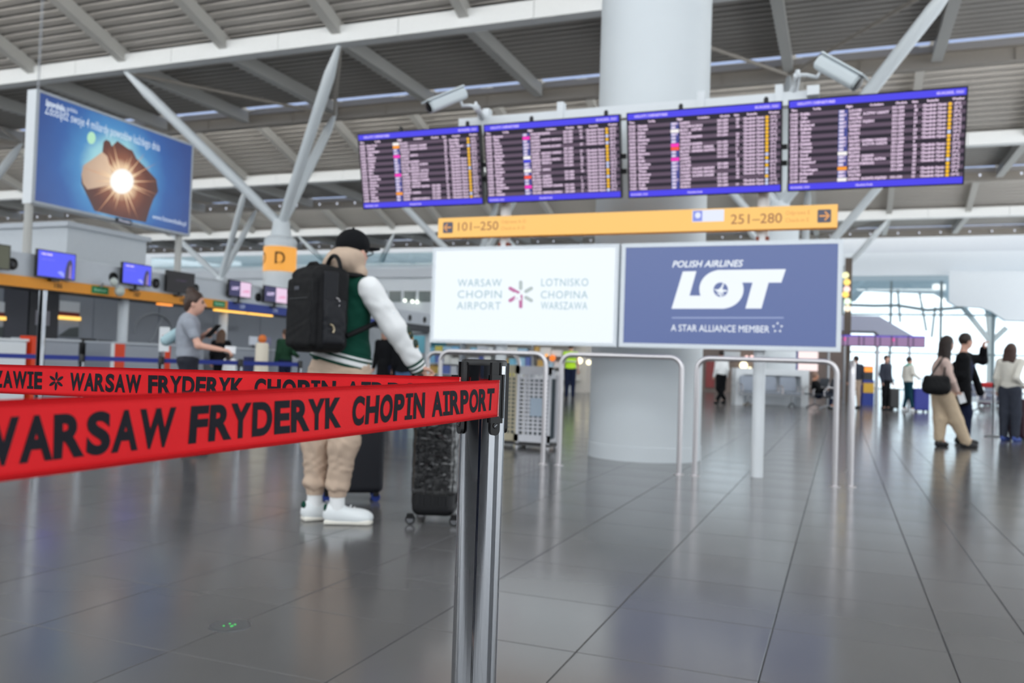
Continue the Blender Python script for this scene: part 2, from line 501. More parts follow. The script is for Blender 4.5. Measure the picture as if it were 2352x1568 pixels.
def to_me(mb, name, m):
    me = bpy.data.meshes.new(name); me.from_pydata(mb.V, [], mb.F); me.materials.append(m); me.update(); return me
raf_flat_me = to_me(raf_flat, 'rafter', M_RAFT); raf_slope_me = to_me(raf_slope, 'rafter', M_RAFT)
PERIODS = [-2, -1, 0, 1, 2]
for k in PERIODS:
    yv = YV0+PER*k
    y1 = yv+PER
    # valley beam, in plated lengths
    for i in range(len(GX)-1):
        xa, xb = GX[i]-BAY/2, GX[i+1]-BAY/2
        if not seen([(xa, yv, ZB), (xb, yv, ZB), ((xa+xb)/2, yv, ZB)]): continue
        mb = MB().box(((xa+xb)/2, yv, ZB+0.24*U), (xb-xa-0.02, 0.24*U, 0.44*U)); mb.box(((xa+xb)/2, yv, ZB+0.012*U), (xb-xa-0.02, 0.36*U, 0.03*U))
        mb.build('valley_beam', M_STEELW, ceiling)
    for i, gx in enumerate(GX):
        if seen([(gx, yv, ZB), (gx, yv+5.3*U, ZB), (gx, yv+2.6*U, ZB)]): child_of_ceiling('rafter', raf_flat_me, (gx, yv, ZB+0.03*U))
        if seen([(gx, yv+SLOPE_Y0+t*(PER-SLOPE_Y0), ZB+0.25*U+DROP*(1-t)) for t in (0.2, 0.5, 0.8, 1)]): child_of_ceiling('rafter', raf_slope_me, (gx, yv+SLOPE_Y0, ZB+0.22*U+DROP))
    for i in range(len(GX)-1):
        xm = (GX[i]+GX[i+1])/2
        if seen([(xm+dx, yv+t*U, ZB+0.4) for t in (0, 2.5, 5) for dx in (-2.3, 2.3)]): child_of_ceiling('deck_sheet', flat_me, (xm, yv, ZB+0.42*U))
        if seen([(xm+dx, yv+SLOPE_Y0+t*(PER-SLOPE_Y0), ZB+0.6*U+DROP*(1-t)) for t in (0.2, 0.5, 0.8, 1) for dx in (-2.3, 2.3)]): child_of_ceiling('deck_sheet', slope_me, (xm, yv+SLOPE_Y0, ZB+0.58*U+DROP))
    # ridge beams, glowing panes for the daylight slit, roof slabs above
    mb = MB().box(((XL+XR)/2, yv+5.36*U, ZB+0.34*U), (XR-XL, 0.14*U, 0.16*U)); mb.build('ridge_purlin', M_RIDGE, ceiling)
    mb = MB().box(((XL+XR)/2, yv+5.62*U, ZB+0.12*U), (XR-XL, 0.26*U, 0.34*U))
    for gx in GX: mb.box((gx+BAY*0.5, yv+5.47*U, ZB+0.12*U), (0.04, 0.07, 0.30*U))
    mb.build('ridge_beam', M_RIDGE, ceiling)
    for i in range(len(GX)-1):
        xa, xb = GX[i]+0.25, GX[i+1]-0.25
        if seen([(xa, yv+5.1*U, ZB+0.45*U), (xb, yv+5.1*U, ZB+0.45*U)]):
            MB().box(((xa+xb)/2, yv+5.13*U, ZB+0.44*U), (xb-xa, 0.17*U, 0.03)).build('skylight_strip', glow('glowing_skylight', (168, 188, 228), 1.0), ceiling)  # pane itself emits, standing in for daylight through the slit
    mb = MB().box(((XL+XR)/2, yv+2.62*U, ZB+0.72*U), (XR-XL, 5.3*U, 0.10))
    mb.build('roof_slab', M_ROOF, ceiling)
    ya, yb = yv+SLOPE_Y0-0.2, yv+PER+0.05; za, zb = ZB+0.86*U+DROP+0.05, ZB+0.84*U
    MB().hexa([(XL, ya, za), (XR, ya, za), (XR, yb, zb), (XL, yb, zb), (XL, ya, za+0.1), (XR, ya, za+0.1), (XR, yb, zb+0.1), (XL, yb, zb+0.1)]).build('roof_slab', M_ROOF, ceiling)
    # clerestory mullions
    for gx in GX[::1]:
        if k >= -1: MB().box((gx, yv+5.62*U, ZB+1.75*U), (0.10, 0.10, 2.9*U)).build('clerestory_mullion', M_RAFT, ceiling)
    # row of small ceiling lamps on the far ridges
    if k >= 1:
        for i in range(len(GX)-1):
            for t in (0.2, 0.5, 0.8):
                p = (GX[i]+BAY*t, yv+5.0*U, ZB+0.05)
                if seen([p], 0): MB().lathe(p, [(0.04, 0), (0.055, 0.05), (0.055, 0.12)], 8).build('downlight', glow('ceiling_lamp', (225, 232, 250), 1.2), ceiling)

# ================================================================== TREE COLUMNS
def tree_column(xc, yc, label, letter_d=False):
    xc, yc = xc*U, yc*U
    yv = yc-2.7*U
    def zz(v): return 1+(v-1)*U
    t = empty('tree_column', (xc, yc, 0), label, 'column', 'branching steel roof columns')
    R = 0.47*U
    smooth_by_angle(MB().lathe((xc, yc, 0), [(R, 0), (R, zz(4.36)), (0.43*U, zz(4.42))], 32).build('shaft', M_COLW, t))
    smooth_by_angle(MB().lathe((xc, yc, zz(4.36)), [(r_*U, z_*U) for r_, z_ in ((0.475, 0), (0.475, 0.14), (0.40, 0.22), (0.30, 0.26), (0.26, 0.55), (0.24, 0.72))], 32).build('cap', M_COLW, t))
    node = np.array([xc, yc, zz(4.95)])
    for tip in ((xc-BAY, yv, ZB), (xc+BAY, yv, ZB), (xc, yv+5.3*U, ZB)):
        tip = np.array(tip); d = tip-node
        mb = MB().tube([node, node+d*0.10, node+d*0.14, node+d*0.86, node+d*0.93, tip], [v*U for v in (0.13, 0.135, 0.148, 0.148, 0.10, 0.055)], 14)
        smooth_by_angle(mb.build('strut', M_COLW, t))
    for sx in (-1, 1):
        MB().tube([(xc+sx*BAY, yv+0.1, ZB), (xc, yv+5.25*U, ZB)], 0.05*U, 8).build('tie_rod', M_RIDGE, t)
    if letter_d:
        rb = R+0.015
        b = smooth_by_angle(MB().lathe((xc, yc, zz(3.54)), [(rb, 0), (rb, 0.73*U)], 32).build('orange_band', glow('orange_lit_band', (248, 170, 52), 0.92), t))
        def wrap(cx):
            def fn(u, v):
                a = cx+u/rb
                return (xc+(rb+0.006)*math.sin(a), yc-(rb+0.006)*math.cos(a), zz(3.74)+v)
            return fn
        for a0 in (0.64-1.30, 0.64, 0.64-2.4):
            lm = MB(); letter(lm, 'D', None, None, None, h=0.36*U, w=0.29*U, align='c', bold=0.012, res=6, fn=wrap(a0)); lm.build('letter', M_INK, b)
    return t
tree_column(-15.65, 21.0, 'branching white roof column with orange letter band above the check-in desks', True)
tree_column(-1.46, 21.0, 'branching white roof column right behind the number sign and flight screens')
tree_column(-29.85, 35.2, 'branching white roof column far left behind the check-in fascia monitors')
tree_column(-15.65, 35.2, 'branching white roof column behind the white airport light box')
tree_column(-1.46, 35.2, 'branching white roof column behind the navy airline light box, second row')
tree_column(-29.85, 49.4, 'most distant branching white roof column seen past the man in the cap')
tree_column(-1.46, 49.4, 'farthest branching white roof column near the bright glass end wall')
tree_column(-15.65, 49.4, 'farthest branching roof column hidden mostly behind the white light box')
tree_column(-29.85, 21.0, 'branching white roof column at the left picture edge behind the blue advert')

# ================================================================== BIG ROUND COLUMN
rc = empty('round_column', (-2.10, 9.72, 0), 'massive smooth white round column behind the sign stand and rails', 'column')
smooth_by_angle(MB().lathe((-2.10, 9.72, 0), [(0.636, 0.0), (0.636, 12.2)], 64).build('shaft', M_COLW, rc))
smooth_by_angle(MB().lathe((-2.10, 9.72, 0), [(0.642, 0.0), (0.642, 0.16), (0.636, 0.165)], 64).build('plinth', M_COLW, rc))

# ================================================================== WALLS
wl = MB().box((-84, 36, 6.6), (0.4, 100, 13.2)).build('wall_left', M_OFFW, keep_origin=True); tag(wl, 'pale side wall far beyond the check-in offices', kind='structure')
wb = MB().box((-33, -9.6, 1.6), (102, 0.4, 3.2)).build('wall_rear', mat('dark_rear_wall', (32, 34, 40), 0.6, var=0.05), keep_origin=True); tag(wb, 'unseen low wall under high windows behind the photographer, made dark for the post to mirror', kind='structure')  # unseen wall, shaped low and dark for the post's reflection
for x in np.arange(-83, 17, 4.0): MB().box((x, -9.6, 7.4), (0.14, 0.2, 8.4)).build('mullion', M_RAFT, wb)
wr = MB().span((17.9, 2.0, 0), (18.3, 12.0, 12.4)); wr.span((17.9, -9.4, 11.2), (18.3, 82, 13.0)); wr.span((17.9, -9.4, 0), (18.3, 82, 0.35))
wr = wr.build('wall_right', M_OFFW, keep_origin=True); tag(wr, 'right side wall with tall window bays outside the view', kind='structure')
for y in np.arange(-9.2, 82, 2.8):
    if not 1.5 < y < 12.0: MB().box((18.1, y, 5.8), (0.2, 0.14, 11.0)).build('mullion', M_RAFT, wr)
# end wall: glazed facade with header
YE = 58.0*U
def zU(v): return 1+(v-1)*U
hd = MB().box((4, YE, zU(8.15)), (60, 0.5, 1.35*U)); hd.box((4, YE-0.3, zU(7.45)), (60, 0.3, 0.16))
wh = hd.build('wall_end_header', M_OFFW, keep_origin=True); tag(wh, 'long white header band above the bright end windows', kind='structure')
MB().box((4, YE, zU(9.6)), (60, 0.3, 1.55*U)).build('upper_soffit', M_GREYP, wh)
M_TRUSS = mat('dark_truss_steel', (96, 112, 118), 0.5)  # one darker grey for mullions, transoms, chord, cables and strut
win = empty('window_1', (4, YE, 0), kind='structure', label='tall bright glazed end wall beyond the queue')
xs = [-20+4.0*i for i in range(13)]
for a, b in zip(xs[:-1], xs[1:]):
    for z0, z1 in ((0.05, 3.2), (3.26, 6.6), (6.66, 9.64)):
        MB().box(((a+b)/2, YE, (z0+z1)/2), (b-a-0.08, 0.02, z1-z0)).build('pane', M_GLASS, win)
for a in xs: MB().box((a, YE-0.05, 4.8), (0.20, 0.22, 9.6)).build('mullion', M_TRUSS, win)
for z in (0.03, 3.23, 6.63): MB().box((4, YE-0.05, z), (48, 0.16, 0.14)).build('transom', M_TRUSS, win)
wbk = MB().span((-84, YE+0.2, 0), (-20, YE+0.6, 15)).build('wall_back', M_GREYP, keep_origin=True); tag(wbk, 'pale grey back wall far behind the mezzanine', kind='structure')
pe = [onY(x, y, YE-1.2) for x, y in ((2180, 622), (2420, 622), (2420, 738), (2310, 735), (2276, 714), (2255, 706), (2197, 703), (2180, 691))]
wpe = MB().prism(pe, (0, 0.3, 0)).build('wall_end_panel', M_OFFW, keep_origin=True); tag(wpe, 'white panel with a stepped lower edge at the top right of the end windows', kind='structure')
# outside: paving, canopy with sloping edge, V strut
og = MB().box((0, 140, -0.15), (260, 120, 0.2)).build('floor_outside', mat('outside_paving', (92, 94, 98), 0.8, var=0.05), keep_origin=True); tag(og, 'pale paving outside the end windows', kind='structure')
cp = [onY(x, y, 66.0*U) for x, y in ((1900, 560), (2420, 560), (2420, 740), (2310, 736), (2276, 714), (2255, 706), (2197, 703), (2148, 673), (1985, 667), (1965, 690), (1900, 700))]
can = MB().prism(cp, (0, 1.2, 0)).build('outside_canopy', mat('pale_canopy', (128, 142, 150), 0.6, var=0.02)); tag(can, 'pale canopy with a stepped lower edge outside the end windows', 'canopy')
vs = empty('outside_strut', onY(2276, 862, 64.0*U)*[1, 1, 0], 'pale V-shaped steel support outside the end windows', 'support')
nd = onY(2276, 786, 64.0*U)
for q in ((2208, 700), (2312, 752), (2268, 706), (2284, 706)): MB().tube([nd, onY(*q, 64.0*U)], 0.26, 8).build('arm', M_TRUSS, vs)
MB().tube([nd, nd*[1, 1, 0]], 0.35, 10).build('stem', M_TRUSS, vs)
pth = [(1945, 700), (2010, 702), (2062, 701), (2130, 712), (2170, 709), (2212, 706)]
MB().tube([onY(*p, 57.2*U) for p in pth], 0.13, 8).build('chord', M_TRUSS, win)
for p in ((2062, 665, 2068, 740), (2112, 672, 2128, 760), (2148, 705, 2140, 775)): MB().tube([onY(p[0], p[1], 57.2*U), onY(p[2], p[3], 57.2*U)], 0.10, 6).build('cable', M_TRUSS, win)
# mezzanine block at the back left with ribbon windows
YM = 47.0*U
mz = MB().box((-38, YM+2, zU(5.05)), (54, 4, 4.4*U)).build('wall_mezzanine', M_OFFW, keep_origin=True); tag(mz, 'white mezzanine wall with a ribbon of small windows', kind='structure')
MB().box((-38, YM-0.1, zU(6.55)), (54, 0.3, 0.55*U)).build('parapet', M_GREYP, mz)
MB().box((-38, YM-0.4, zU(7.45)), (54, 0.06, 0.7*U)).build('glass_balustrade', glass('balustrade_glass', (0.82, 0.92, 0.95), 0.15), mz)
for k in range(-4, 8):
    a = onY(894+34*k, 668, YM-0.05); b = onY(920+34*k, 693, YM-0.05)
    wn = MB().box(((a[0]+b[0])/2, YM-0.02, (a[2]+b[2])/2), (b[0]-a[0], 0.08, a[2]-b[2])).build('window', mat('dim_window', (96, 108, 108), 0.15, var=0.3, vscale=1.2), mz)
    MB().box(((a[0]+b[0])/2, YM-0.03, a[2]+0.03), (b[0]-a[0]+0.08, 0.14, 0.06)).build('window_frame', M_WHITE, wn)
for p in ((930, 690), (947, 692), (958, 693)):
    MB().sphere(onY(*p, YM-0.3), 0.16, 8).build('window_lamp', glow('window_lamp', (245, 255, 240), 2.5), mz)
# white office box behind the check-in fascia
A = onX(150, 640, -21.0); B = onX(305, 640, -21.0)
ob = MB().span((-27, A[1], 0), (-21.0, B[1]+0.5, 4.6)).build('wall_office', M_OFFW, keep_origin=True); tag(ob, 'white office box rising behind the check-in fascia', kind='structure')
MB().span((-27.1, A[1]-0.1, 4.6), (-20.9, B[1]+0.6, 4.75)).build('coping', M_GREYP, ob)
ob2 = MB().span((-62, 42, 0), (-40, 60, 6.2)).build('wall_office_far', M_OFFW, keep_origin=True); tag(ob2, 'pale far office block behind the check-in island', kind='structure')

# ================================================================== BARRIER POST AND RED BELTS
PX_, PY_ = -0.471, 1.108
post = empty('barrier_post', (PX_, PY_, 0), 'polished chrome queue barrier post in the foreground holding two red belts', 'barrier post')
smooth_by_angle(MB().lathe((PX_, PY_, 0.012), [(0.0315, 0), (0.0315, 0.988)], 64).build('tube', M_CHROME, post))
smooth_by_angle(MB().lathe((PX_, PY_, 0), [(0.16, 0), (0.16, 0.012), (0.15, 0.02), (0.05, 0.032), (0.033, 0.05)], 48).build('base', M_STAIND, post))
smooth_by_angle(MB().lathe((PX_, PY_, 0.9985), [(0.0322, 0), (0.0322, 0.0062), (0.0312, 0.0078), (0.029, 0.0085)], 64).build('top_cap', M_BLACK, post))
def clip(az, has_belt):
    """belt slot set into the post, az = direction it faces"""
    d = np.array([math.cos(az), math.sin(az), 0]); sd = np.array([-d[1], d[0], 0]); c = np.array([PX_, PY_, 0])
    mb = MB()
    mb.box(c+d*0.0325+UP*0.963, (0.005, 0.0140, 0.080), [d, sd, UP])
    for s in (-1, 1): mb.box(c+d*0.0338+sd*s*0.0068+UP*0.963, (0.006, 0.0022, 0.080), [d, sd, UP])
    cl = mb.build('belt_slot', M_BLACK, post)
    tg = MB(); pts = [c+d*0.0325+sd*x+UP*z for x, z in [(-0.0072, 0.925), (0.0072, 0.925), (0.0072, 0.910)]+[(0.0072*math.cos(a), 0.910+0.0072*math.sin(a)) for a in np.linspace(0, -math.pi, 9)[1:-1]]+[(-0.0072, 0.910)]]
    tg.prism(pts[::-1], d*0.0048); tg.build('tongue', M_BLACK, cl)
    smooth_by_angle(MB().lathe(c+d*0.0373+UP*0.9165, [(0.0042, 0), (0.0042, 0.0006), (0.0036, 0.0011)], 20, [sd, UP, d]).build('screw', M_BLACKG, cl))
    MB().box(c+d*0.0386+UP*0.9165, (0.0004, 0.005, 0.0011), [d, nrm(sd+UP*0.8), nrm(UP-sd*0.8)]).build('screw_slot', M_STAIND, cl)
    if has_belt:
        q = MB().box(c+d*0.0372+UP*0.953, (0.006, 0.019, 0.066), [d, sd, UP]); q.box(c+d*0.0372+sd*0.0085+UP*0.957, (0.009, 0.003, 0.060), [d, sd, UP])
        q.build('belt_end_clip', M_BLACK, cl)
A0 = math.radians(-38)
for i in range(4): clip(A0+i*math.pi/2, i == 0)
# fixed end of the second belt
MB().box((PX_-0.036, PY_-0.014, 0.957), (0.010, 0.012, 0.054)).build('belt_outlet', M_BLACK, post)

GW = dict(W=1.128, A=.776, R=.783, S=.711, F=.65, Y=.737, D=.83, E=.683, K=.771, C=.724, H=.837, O=.85, P=.733, I=.546, N=.846, T=.682, Z=.692)
def belt(name, label, E, L, tmax, words, off, flip):
    """webbing from the post end E towards L; words = (text, start, end) in metres from E"""
    E = np.array(E); L = np.array(L); d = L-E; ln = math.hypot(d[0], d[1]); d = d/ln
    n = nrm((d[1], -d[0], 0)) * (1 if flip else -1)
    hh = 0.0249
    def P(t, v, out=0.0):
        sag = 0.0
        wob = 0.0012*math.sin(t*9.0)+0.0008*math.sin(t*23+v*60)
        return E+d*t+UP*(v+sag)+n*(wob+out)
    N = 90; mb = MB(); V = []; F = []
    vs = np.linspace(-hh, hh, 9)
    for s, out in ((0, 0.0), (1, -0.0011)):
        for i in range(N+1):
            for v in vs: V.append(P(tmax*i/N, v, out))
    m = len(vs)
    for i in range(N):
        for j in range(m-1):
            a = i*m+j; F.append([a, a+m, a+m+1, a+1]); b = a+(N+1)*m; F.append([b, b+1, b+m+1, b+m])
    for i in range(N):
        for j in (0, m-1): a = i*m+j; b = a+(N+1)*m; F.append([a, b, b+m, a+m])
    for i in (0, N):
        for j in range(m-1): a = i*m+j; b = a+(N+1)*m; F.append([a, a+1, b+1, b])
    mb.add(V, F)
    o = mb.build(name, M_RED, smooth=True); tag(o, label, 'belt', 'red printed queue belts')
    for w, t0, t1 in words:
        lm = MB()
        if w == '*':
            c = (t0+t1)/2
            for k in range(6):
                a = math.pi/2+k*math.pi/3
                pts = []
                for q in np.linspace(0, 2*math.pi, 14, endpoint=False):
                    u = 0.0095+0.0075*math.cos(q); v = 0.0028*math.sin(q)
                    pts.append((u*math.cos(a)-v*math.sin(a), u*math.sin(a)+v*math.cos(a)))
                lm.add([P(c-p[0], p[1]*0.92-0.0005, 0.0004) for p in pts], [list(range(14))])
            lm.build('flower_mark', M_INK, o); continue
        cw = [GW[c] for c in w]; tot = sum(cw); pos = t1
        for c, g, nx in zip(w, cw, w[1:]+' '):
            cell = g/tot*(t1-t0); gw = cell*(0.99 if c in 'RYAWKT' else 0.90)
            fn = lambda u, v, T=pos-(cell-gw)/2: P(T-u, v-0.0150, 0.0004)
            if c == 'I':
                hI = 0.0292; sb = hI*0.16; m = gw/2; k = hI*0.105
                pts = [(0, 0), (gw, 0), (gw, sb), (m+k, sb), (m+k, hI-sb), (gw, hI-sb), (gw, hI), (0, hI), (0, hI-sb), (m-k, hI-sb), (m-k, sb), (0, sb)]
                lm.add([fn(*p) for p in pts], [[0, 1, 2, 11], [10, 3, 4, 9], [8, 5, 6, 7]])
            else: letter(lm, c, None, None, None, h=0.0292, w=gw, bold=0.044, res=6, fn=fn)
            pos -= cell*(0.90 if c == 'R' and nx == 'Y' else 1.0)
        lm.build('lettering', M_INK, o)
    st = MB()
    for v in (hh-0.0028, -hh+0.0028): st.tube([P(tmax*i/60, v, 0.0002) for i in range(61)], 0.00035, 4)
    st.build('edge_seam', M_REDEDGE, o)
    en = MB().box(P(0.0012, 0, 0.0002), (0.0012, 0.0016, 2*hh-0.001), [d, n, UP]); en.build('stitched_end', mat('frayed_white_thread', (225, 170, 170), 0.8, var=0.4, vscale=300), o)
    return o
WORDS = [('AIRPORT', 0.0161, 0.1807), ('CHOPIN', 0.1954, 0.3386), ('FRYDERYK', 0.3520, 0.5420), ('WARSAW', 0.5545, 0.7031), ('*', 0.7192, 0.7459), ('WARSZAWIE', 0.7623, 0.9650), ('W', 0.985, 1.015)]
WFRONT = [('AIRPORT', 0.0161, 0.1807), ('CHOPIN', 0.1954, 0.3386), ('FRYDERYK', 0.3495, 0.5480), ('WARSAW', 0.5615, 0.7200), ('*', 0.737, 0.765)]
belt('barrier_belt', 'red belt running to the camera with large black airport lettering', (-0.431, 1.068, 0.955), (-0.475, 0.371, 0.944), 0.95, WFRONT, 0, False)
belt('barrier_belt', 'red belt stretching left behind the nearer belt, lettering partly hidden', (-0.488, 1.068, 0.957), (-1.347, 1.046, 0.948), 1.45, WORDS, 0, False)

# ================================================================== FLOOR DISC
dc = onZ(528, 1436)
fd = empty('floor_disc', dc, 'small round disc in the floor with tiny green lights', 'floor disc')
smooth_by_angle(MB().lathe(dc, [(0.072, -0.002), (0.072, 0.0015), (0.068, 0.003), (0.066, 0.0032)], 40).build('cover', mat('disc_cover', (92, 93, 95), 0.4), fd))
smooth_by_angle(MB().lathe(dc, [(0.0755, -0.002), (0.0755, 0.0012), (0.0725, 0.0014)], 40).build('rim', M_STAIND, fd))
for p in ((514, 1437, 5, 3), (528, 1432, 4, 3), (534, 1437, 5, 2), (540, 1434, 5, 3), (531, 1438, 3, 3)):
    q = onZ(p[0], p[1], 0.004); MB().lathe(q, [(0.0035, 0), (0.0035, 0.0015), (0.002, 0.002)], 10).build('green_light', glow('green_led', (70, 235, 110), 1.2), fd)

# ================================================================== RAILS
def rail(a, b, h, label, bend=0.11, r=0.0245):
    a = np.array(a, float); b = np.array(b, float); d = nrm(b-a)
    path = [a, a+UP*(h-bend)]
    for t in np.linspace(0, math.pi/2, 7)[1:]: path.append(a+UP*(h-bend+bend*math.sin(t))+d*bend*(1-math.cos(t)))
    path2 = [b, b+UP*(h-bend)]
    for t in np.linspace(0, math.pi/2, 7)[1:]: path2.append(b+UP*(h-bend+bend*math.sin(t))-d*bend*(1-math.cos(t)))
    t = empty('guard_rail', (a+b)/2*[1, 1, 0], label, 'rail', 'stainless hoop rails around the sign stand')
    smooth_by_angle(MB().tube(path+path2[::-1], r, 14).build('hoop', M_STAIN, t))
    for p in (a, b): smooth_by_angle(MB().lathe(p, [(0.05, 0), (0.05, 0.006), (0.022, 0.014)], 20).build('foot_flange', M_STAIN, t))
YR = 8.27
rail((onY(1004, 1046, YR)[0], YR, 0), (-2.83, YR, 0), 1.13, 'leftmost long steel hoop rail right behind the barrier post')
rail((-2.66, YR, 0), (-1.44, YR, 0), 1.13, 'middle steel hoop rail in front of the big round column')
rail((-1.29, YR, 0), (-0.035, YR, 0), 1.13, 'steel hoop rail in front of the white sign pole, right of the round column')
rail((0.10, YR+0.08, 0), (0.10, YR+1.5, 0), 1.13, 'rightmost steel hoop rail seen end-on')
x9 = onY(977, 1000, 10.2)[0]
rail((x9, 10.2, 0), (x9+1.3, 10.2, 0), 1.14, 'short steel hoop rail farther back beside the capped man\'s hand')

# ================================================================== SIGN STAND
YP = 8.57
stand = empty('sign_stand', (-1.8, YP, 0), 'white steel stand of two poles carrying light boxes and flight screens', 'sign stand')
xp1 = onY(1155, 700, YP)[0]; xp2 = -0.74
for x in (xp1, xp2):
    smooth_by_angle(MB().lathe((x, YP, 0), [(0.058, 0), (0.058, 3.3)], 24).build('pole', M_WHITE, stand))
    MB().box((x, YP, 3.25), (0.16, 0.16, 0.12)).build('bracket', M_WHITE, stand)
tb = onY(1058, 277, 8.5); tb2 = onY(1882, 214, 8.5)
MB().box(((tb[0]+tb2[0])/2, 8.5, (tb[2]+tb2[2])/2-0.05), (tb2[0]-tb[0], 0.10, 0.13)).build('top_beam', M_WHITE, stand)
for px, py in ((1120, 252), (1290, 237), (1612, 213), (1790, 197)):
    p = onY(px, py, 8.48); MB().box((p[0], 8.48, p[2]-0.14), (0.07, 0.10, 0.28)).build('hanger', M_WHITE, stand)
for px, py in ((1868, 205), ):
    p = onY(px, py, 8.42); MB().box((p[0], 8.42, p[2]-0.02), (0.11, 0.1, 0.09)).build('junction_box', M_WHITE, stand)
for x in (xp1, xp2): MB().box((x, YP, 2.28), (0.12, 0.10, 0.10)).build('bracket', mat('rust_red_bracket', (140, 70, 50), 0.6), stand)

# ---- light boxes
YS = 8.44
def quadY(pts, Y): return [onY(x, y, Y) for x, y in pts]
def lightbox(px, label, face, frame_w=0.035, frame_m=M_WHITE):
    xa, ya, xb, yb = px   # left-top, right-bottom picture points
    a = onY(xa, ya, YS); b = onY(xb, yb, YS)
    x0, z1, x1, z0 = a[0], a[2], b[0], b[2]
    t = empty('light_box', ((x0+x1)/2, YS+0.05, z0), label, 'light box')
    MB().box(((x0+x1)/2, YS+0.07, (z0+z1)/2), (x1-x0, 0.10, z1-z0)).build('case', frame_m, t)
    fr = MB(); w = frame_w
    fr.box(((x0+x1)/2, YS+0.01, z1-w/2), (x1-x0, 0.03, w)); fr.box(((x0+x1)/2, YS+0.01, z0+w/2), (x1-x0, 0.03, w))
    fr.box((x0+w/2, YS+0.01, (z0+z1)/2), (w, 0.03, z1-z0-2*w)); fr.box((x1-w/2, YS+0.01, (z0+z1)/2), (w, 0.03, z1-z0-2*w))
    fr.build('frame', frame_m, t)
    MB().box(((x0+x1)/2, YS+0.012, (z0+z1)/2), (x1-x0-2*w, 0.012, z1-z0-2*w)).build('face', face, t)
    return t, (x0, x1, z0, z1)
ZT = (onY(994, 570, YS)[2]+onY(1935, 547, YS)[2])/2; ZBm = (onY(989, 787, YS)[2]+onY(1932, 807, YS)[2])/2
XA, XB, XC_, XD_ = onY(991, 680, YS)[0], onY(1419, 680, YS)[0], onY(1425, 680, YS)[0], onY(1934, 680, YS)[0]
def box2(x0, x1, label, face, fw, fm):
    p0 = proj((x0, YS, ZT)); p1 = proj((x1, YS, ZBm))
    return lightbox((p0[0], p0[1], p1[0], p1[1]), label, face, fw, fm)
wbx, _ = box2(XA, XB, 'white illuminated light box with the airport name and flower emblem', glow('lit_white_face', (240, 249, 255), 1.0), 0.035, mat('lit_white_frame', (236, 242, 248), 0.4))
lbx, _ = box2(XC_, XD_, 'navy illuminated light box with a large white airline logo', glow('lit_navy_face', (95, 112, 165), 0.95), 0.042, mat('lit_white_frame', (236, 242, 248), 0.4))
YF = YS+0.003
def pY(x, y, e=0.0): return onY(x, y, YF-e)
def lettersY(mb, s, x0, y_base, x1, cap_px, bold=0.0, res=3, spacing=1.0, shear=0.0, e=0.0):
    a = pY(x0, y_base, e); b = pY(x1, y_base+(x1-x0)*0.0, e)
    h = pY(x0, y_base-cap_px, e)[2]-a[2]
    letter(mb, s, (a[0], YF-e, a[2]), (1, 0, 0), (0, 0, 1), h=h, w=b[0]-a[0], bold=bold, res=res, spacing=spacing, shear=shear)
M_TXTW = glow('lit_teal_grey_print', (168, 196, 206), 1.0)
lm = MB()
for s, x0, yb, x1 in (('WARSAW', 1051, 658, 1152), ('CHOPIN', 1051, 684, 1152), ('AIRPORT', 1049, 710, 1150), ('LOTNISKO', 1243, 657, 1351), ('CHOPINA', 1242, 685, 1350), ('WARSZAWA', 1242, 710, 1349)):
    lm = MB(); lettersY(lm, s, x0, yb, x1, 17, bold=0.004, res=4, spacing=1.12); lm.build('lettering', M_TXTW, wbx)
def petal(mb, cx, cy, ang, r0, r1, w, e=0.0):
    pts = []
    for q in np.linspace(-math.pi/2, math.pi/2, 7): pts.append((r1+w*math.cos(q), w*math.sin(q)))
    for q in np.linspace(math.pi/2, 3*math.pi/2, 7): pts.append((r0+w*math.cos(q), w*math.sin(q)))
    c, s = math.cos(ang), math.sin(ang)
    mb.add([pY(cx+a*c-b*s, cy-(a*s+b*c), e) for a, b in pts], [list(range(len(pts)))[::-1]])
pg = MB(); pm = MB()
for a in (90, 30, -30): petal(pg, 1196, 676, math.radians(a), 14, 28, 4.2)
for a in (150, 210, 270): petal(pm, 1196, 676, math.radians(a), 3, 28, 4.2)
pg.build('emblem_grey_petals', glow('lit_grey_print', (178, 190, 190), 1.0), wbx); pm.build('emblem_pink_petals', glow('lit_magenta_print', (190, 110, 160), 1.0), wbx)
em = MB()   # small white aircraft on the pink petals
em.add([pY(x, y, 0.0015) for x, y in ((1180, 690), (1184, 681), (1178, 672), (1183, 671), (1190, 675), (1199, 668), (1202, 669), (1195, 679), (1197, 690), (1193, 689), (1189, 683))], [list(range(11))])
em.build('emblem_aircraft', glow('lit_white_face', (240, 249, 255), 1.0), wbx)
# airline box
M_TXTL = glow('lit_white_print', (240, 247, 255), 1.0)
lm = MB()
lettersY(lm, 'POLISH AIRLINES', 1544, 614, 1707, 15, bold=0.02, shear=0.25); lm.build('lettering', M_TXTL, lbx); lm = MB()
lettersY(lm, 'A STAR ALLIANCE MEMBER', 1541, 760, 1767, 15, bold=0.004)
lm.build('lettering', M_TXTL, lbx)
MB().add([pY(x, y) for x, y in ((1543, 728), (1800, 728), (1800, 731), (1543, 731))], [[0, 1, 2, 3]]).build('divider_line', glow('lit_pale_blue_print', (150, 165, 205), 1.0), lbx)
lg = MB()
def q5(x, y): return (980+x/2.4, 460+y/2.4)
def polyY(mb, pts, e=0.0, f=q5): P = [pY(*f(x, y), e) for x, y in pts]; mb.add(P, [list(range(len(P)))])
polyY(lg, [(1412, 392), (1487, 390), (1449, 525), (1520, 525), (1560, 597), (1350, 597)])
arcL = [(1625+125*math.cos(t), 490-107*math.sin(t)) for t in np.linspace(math.radians(95), math.radians(300), 24)]
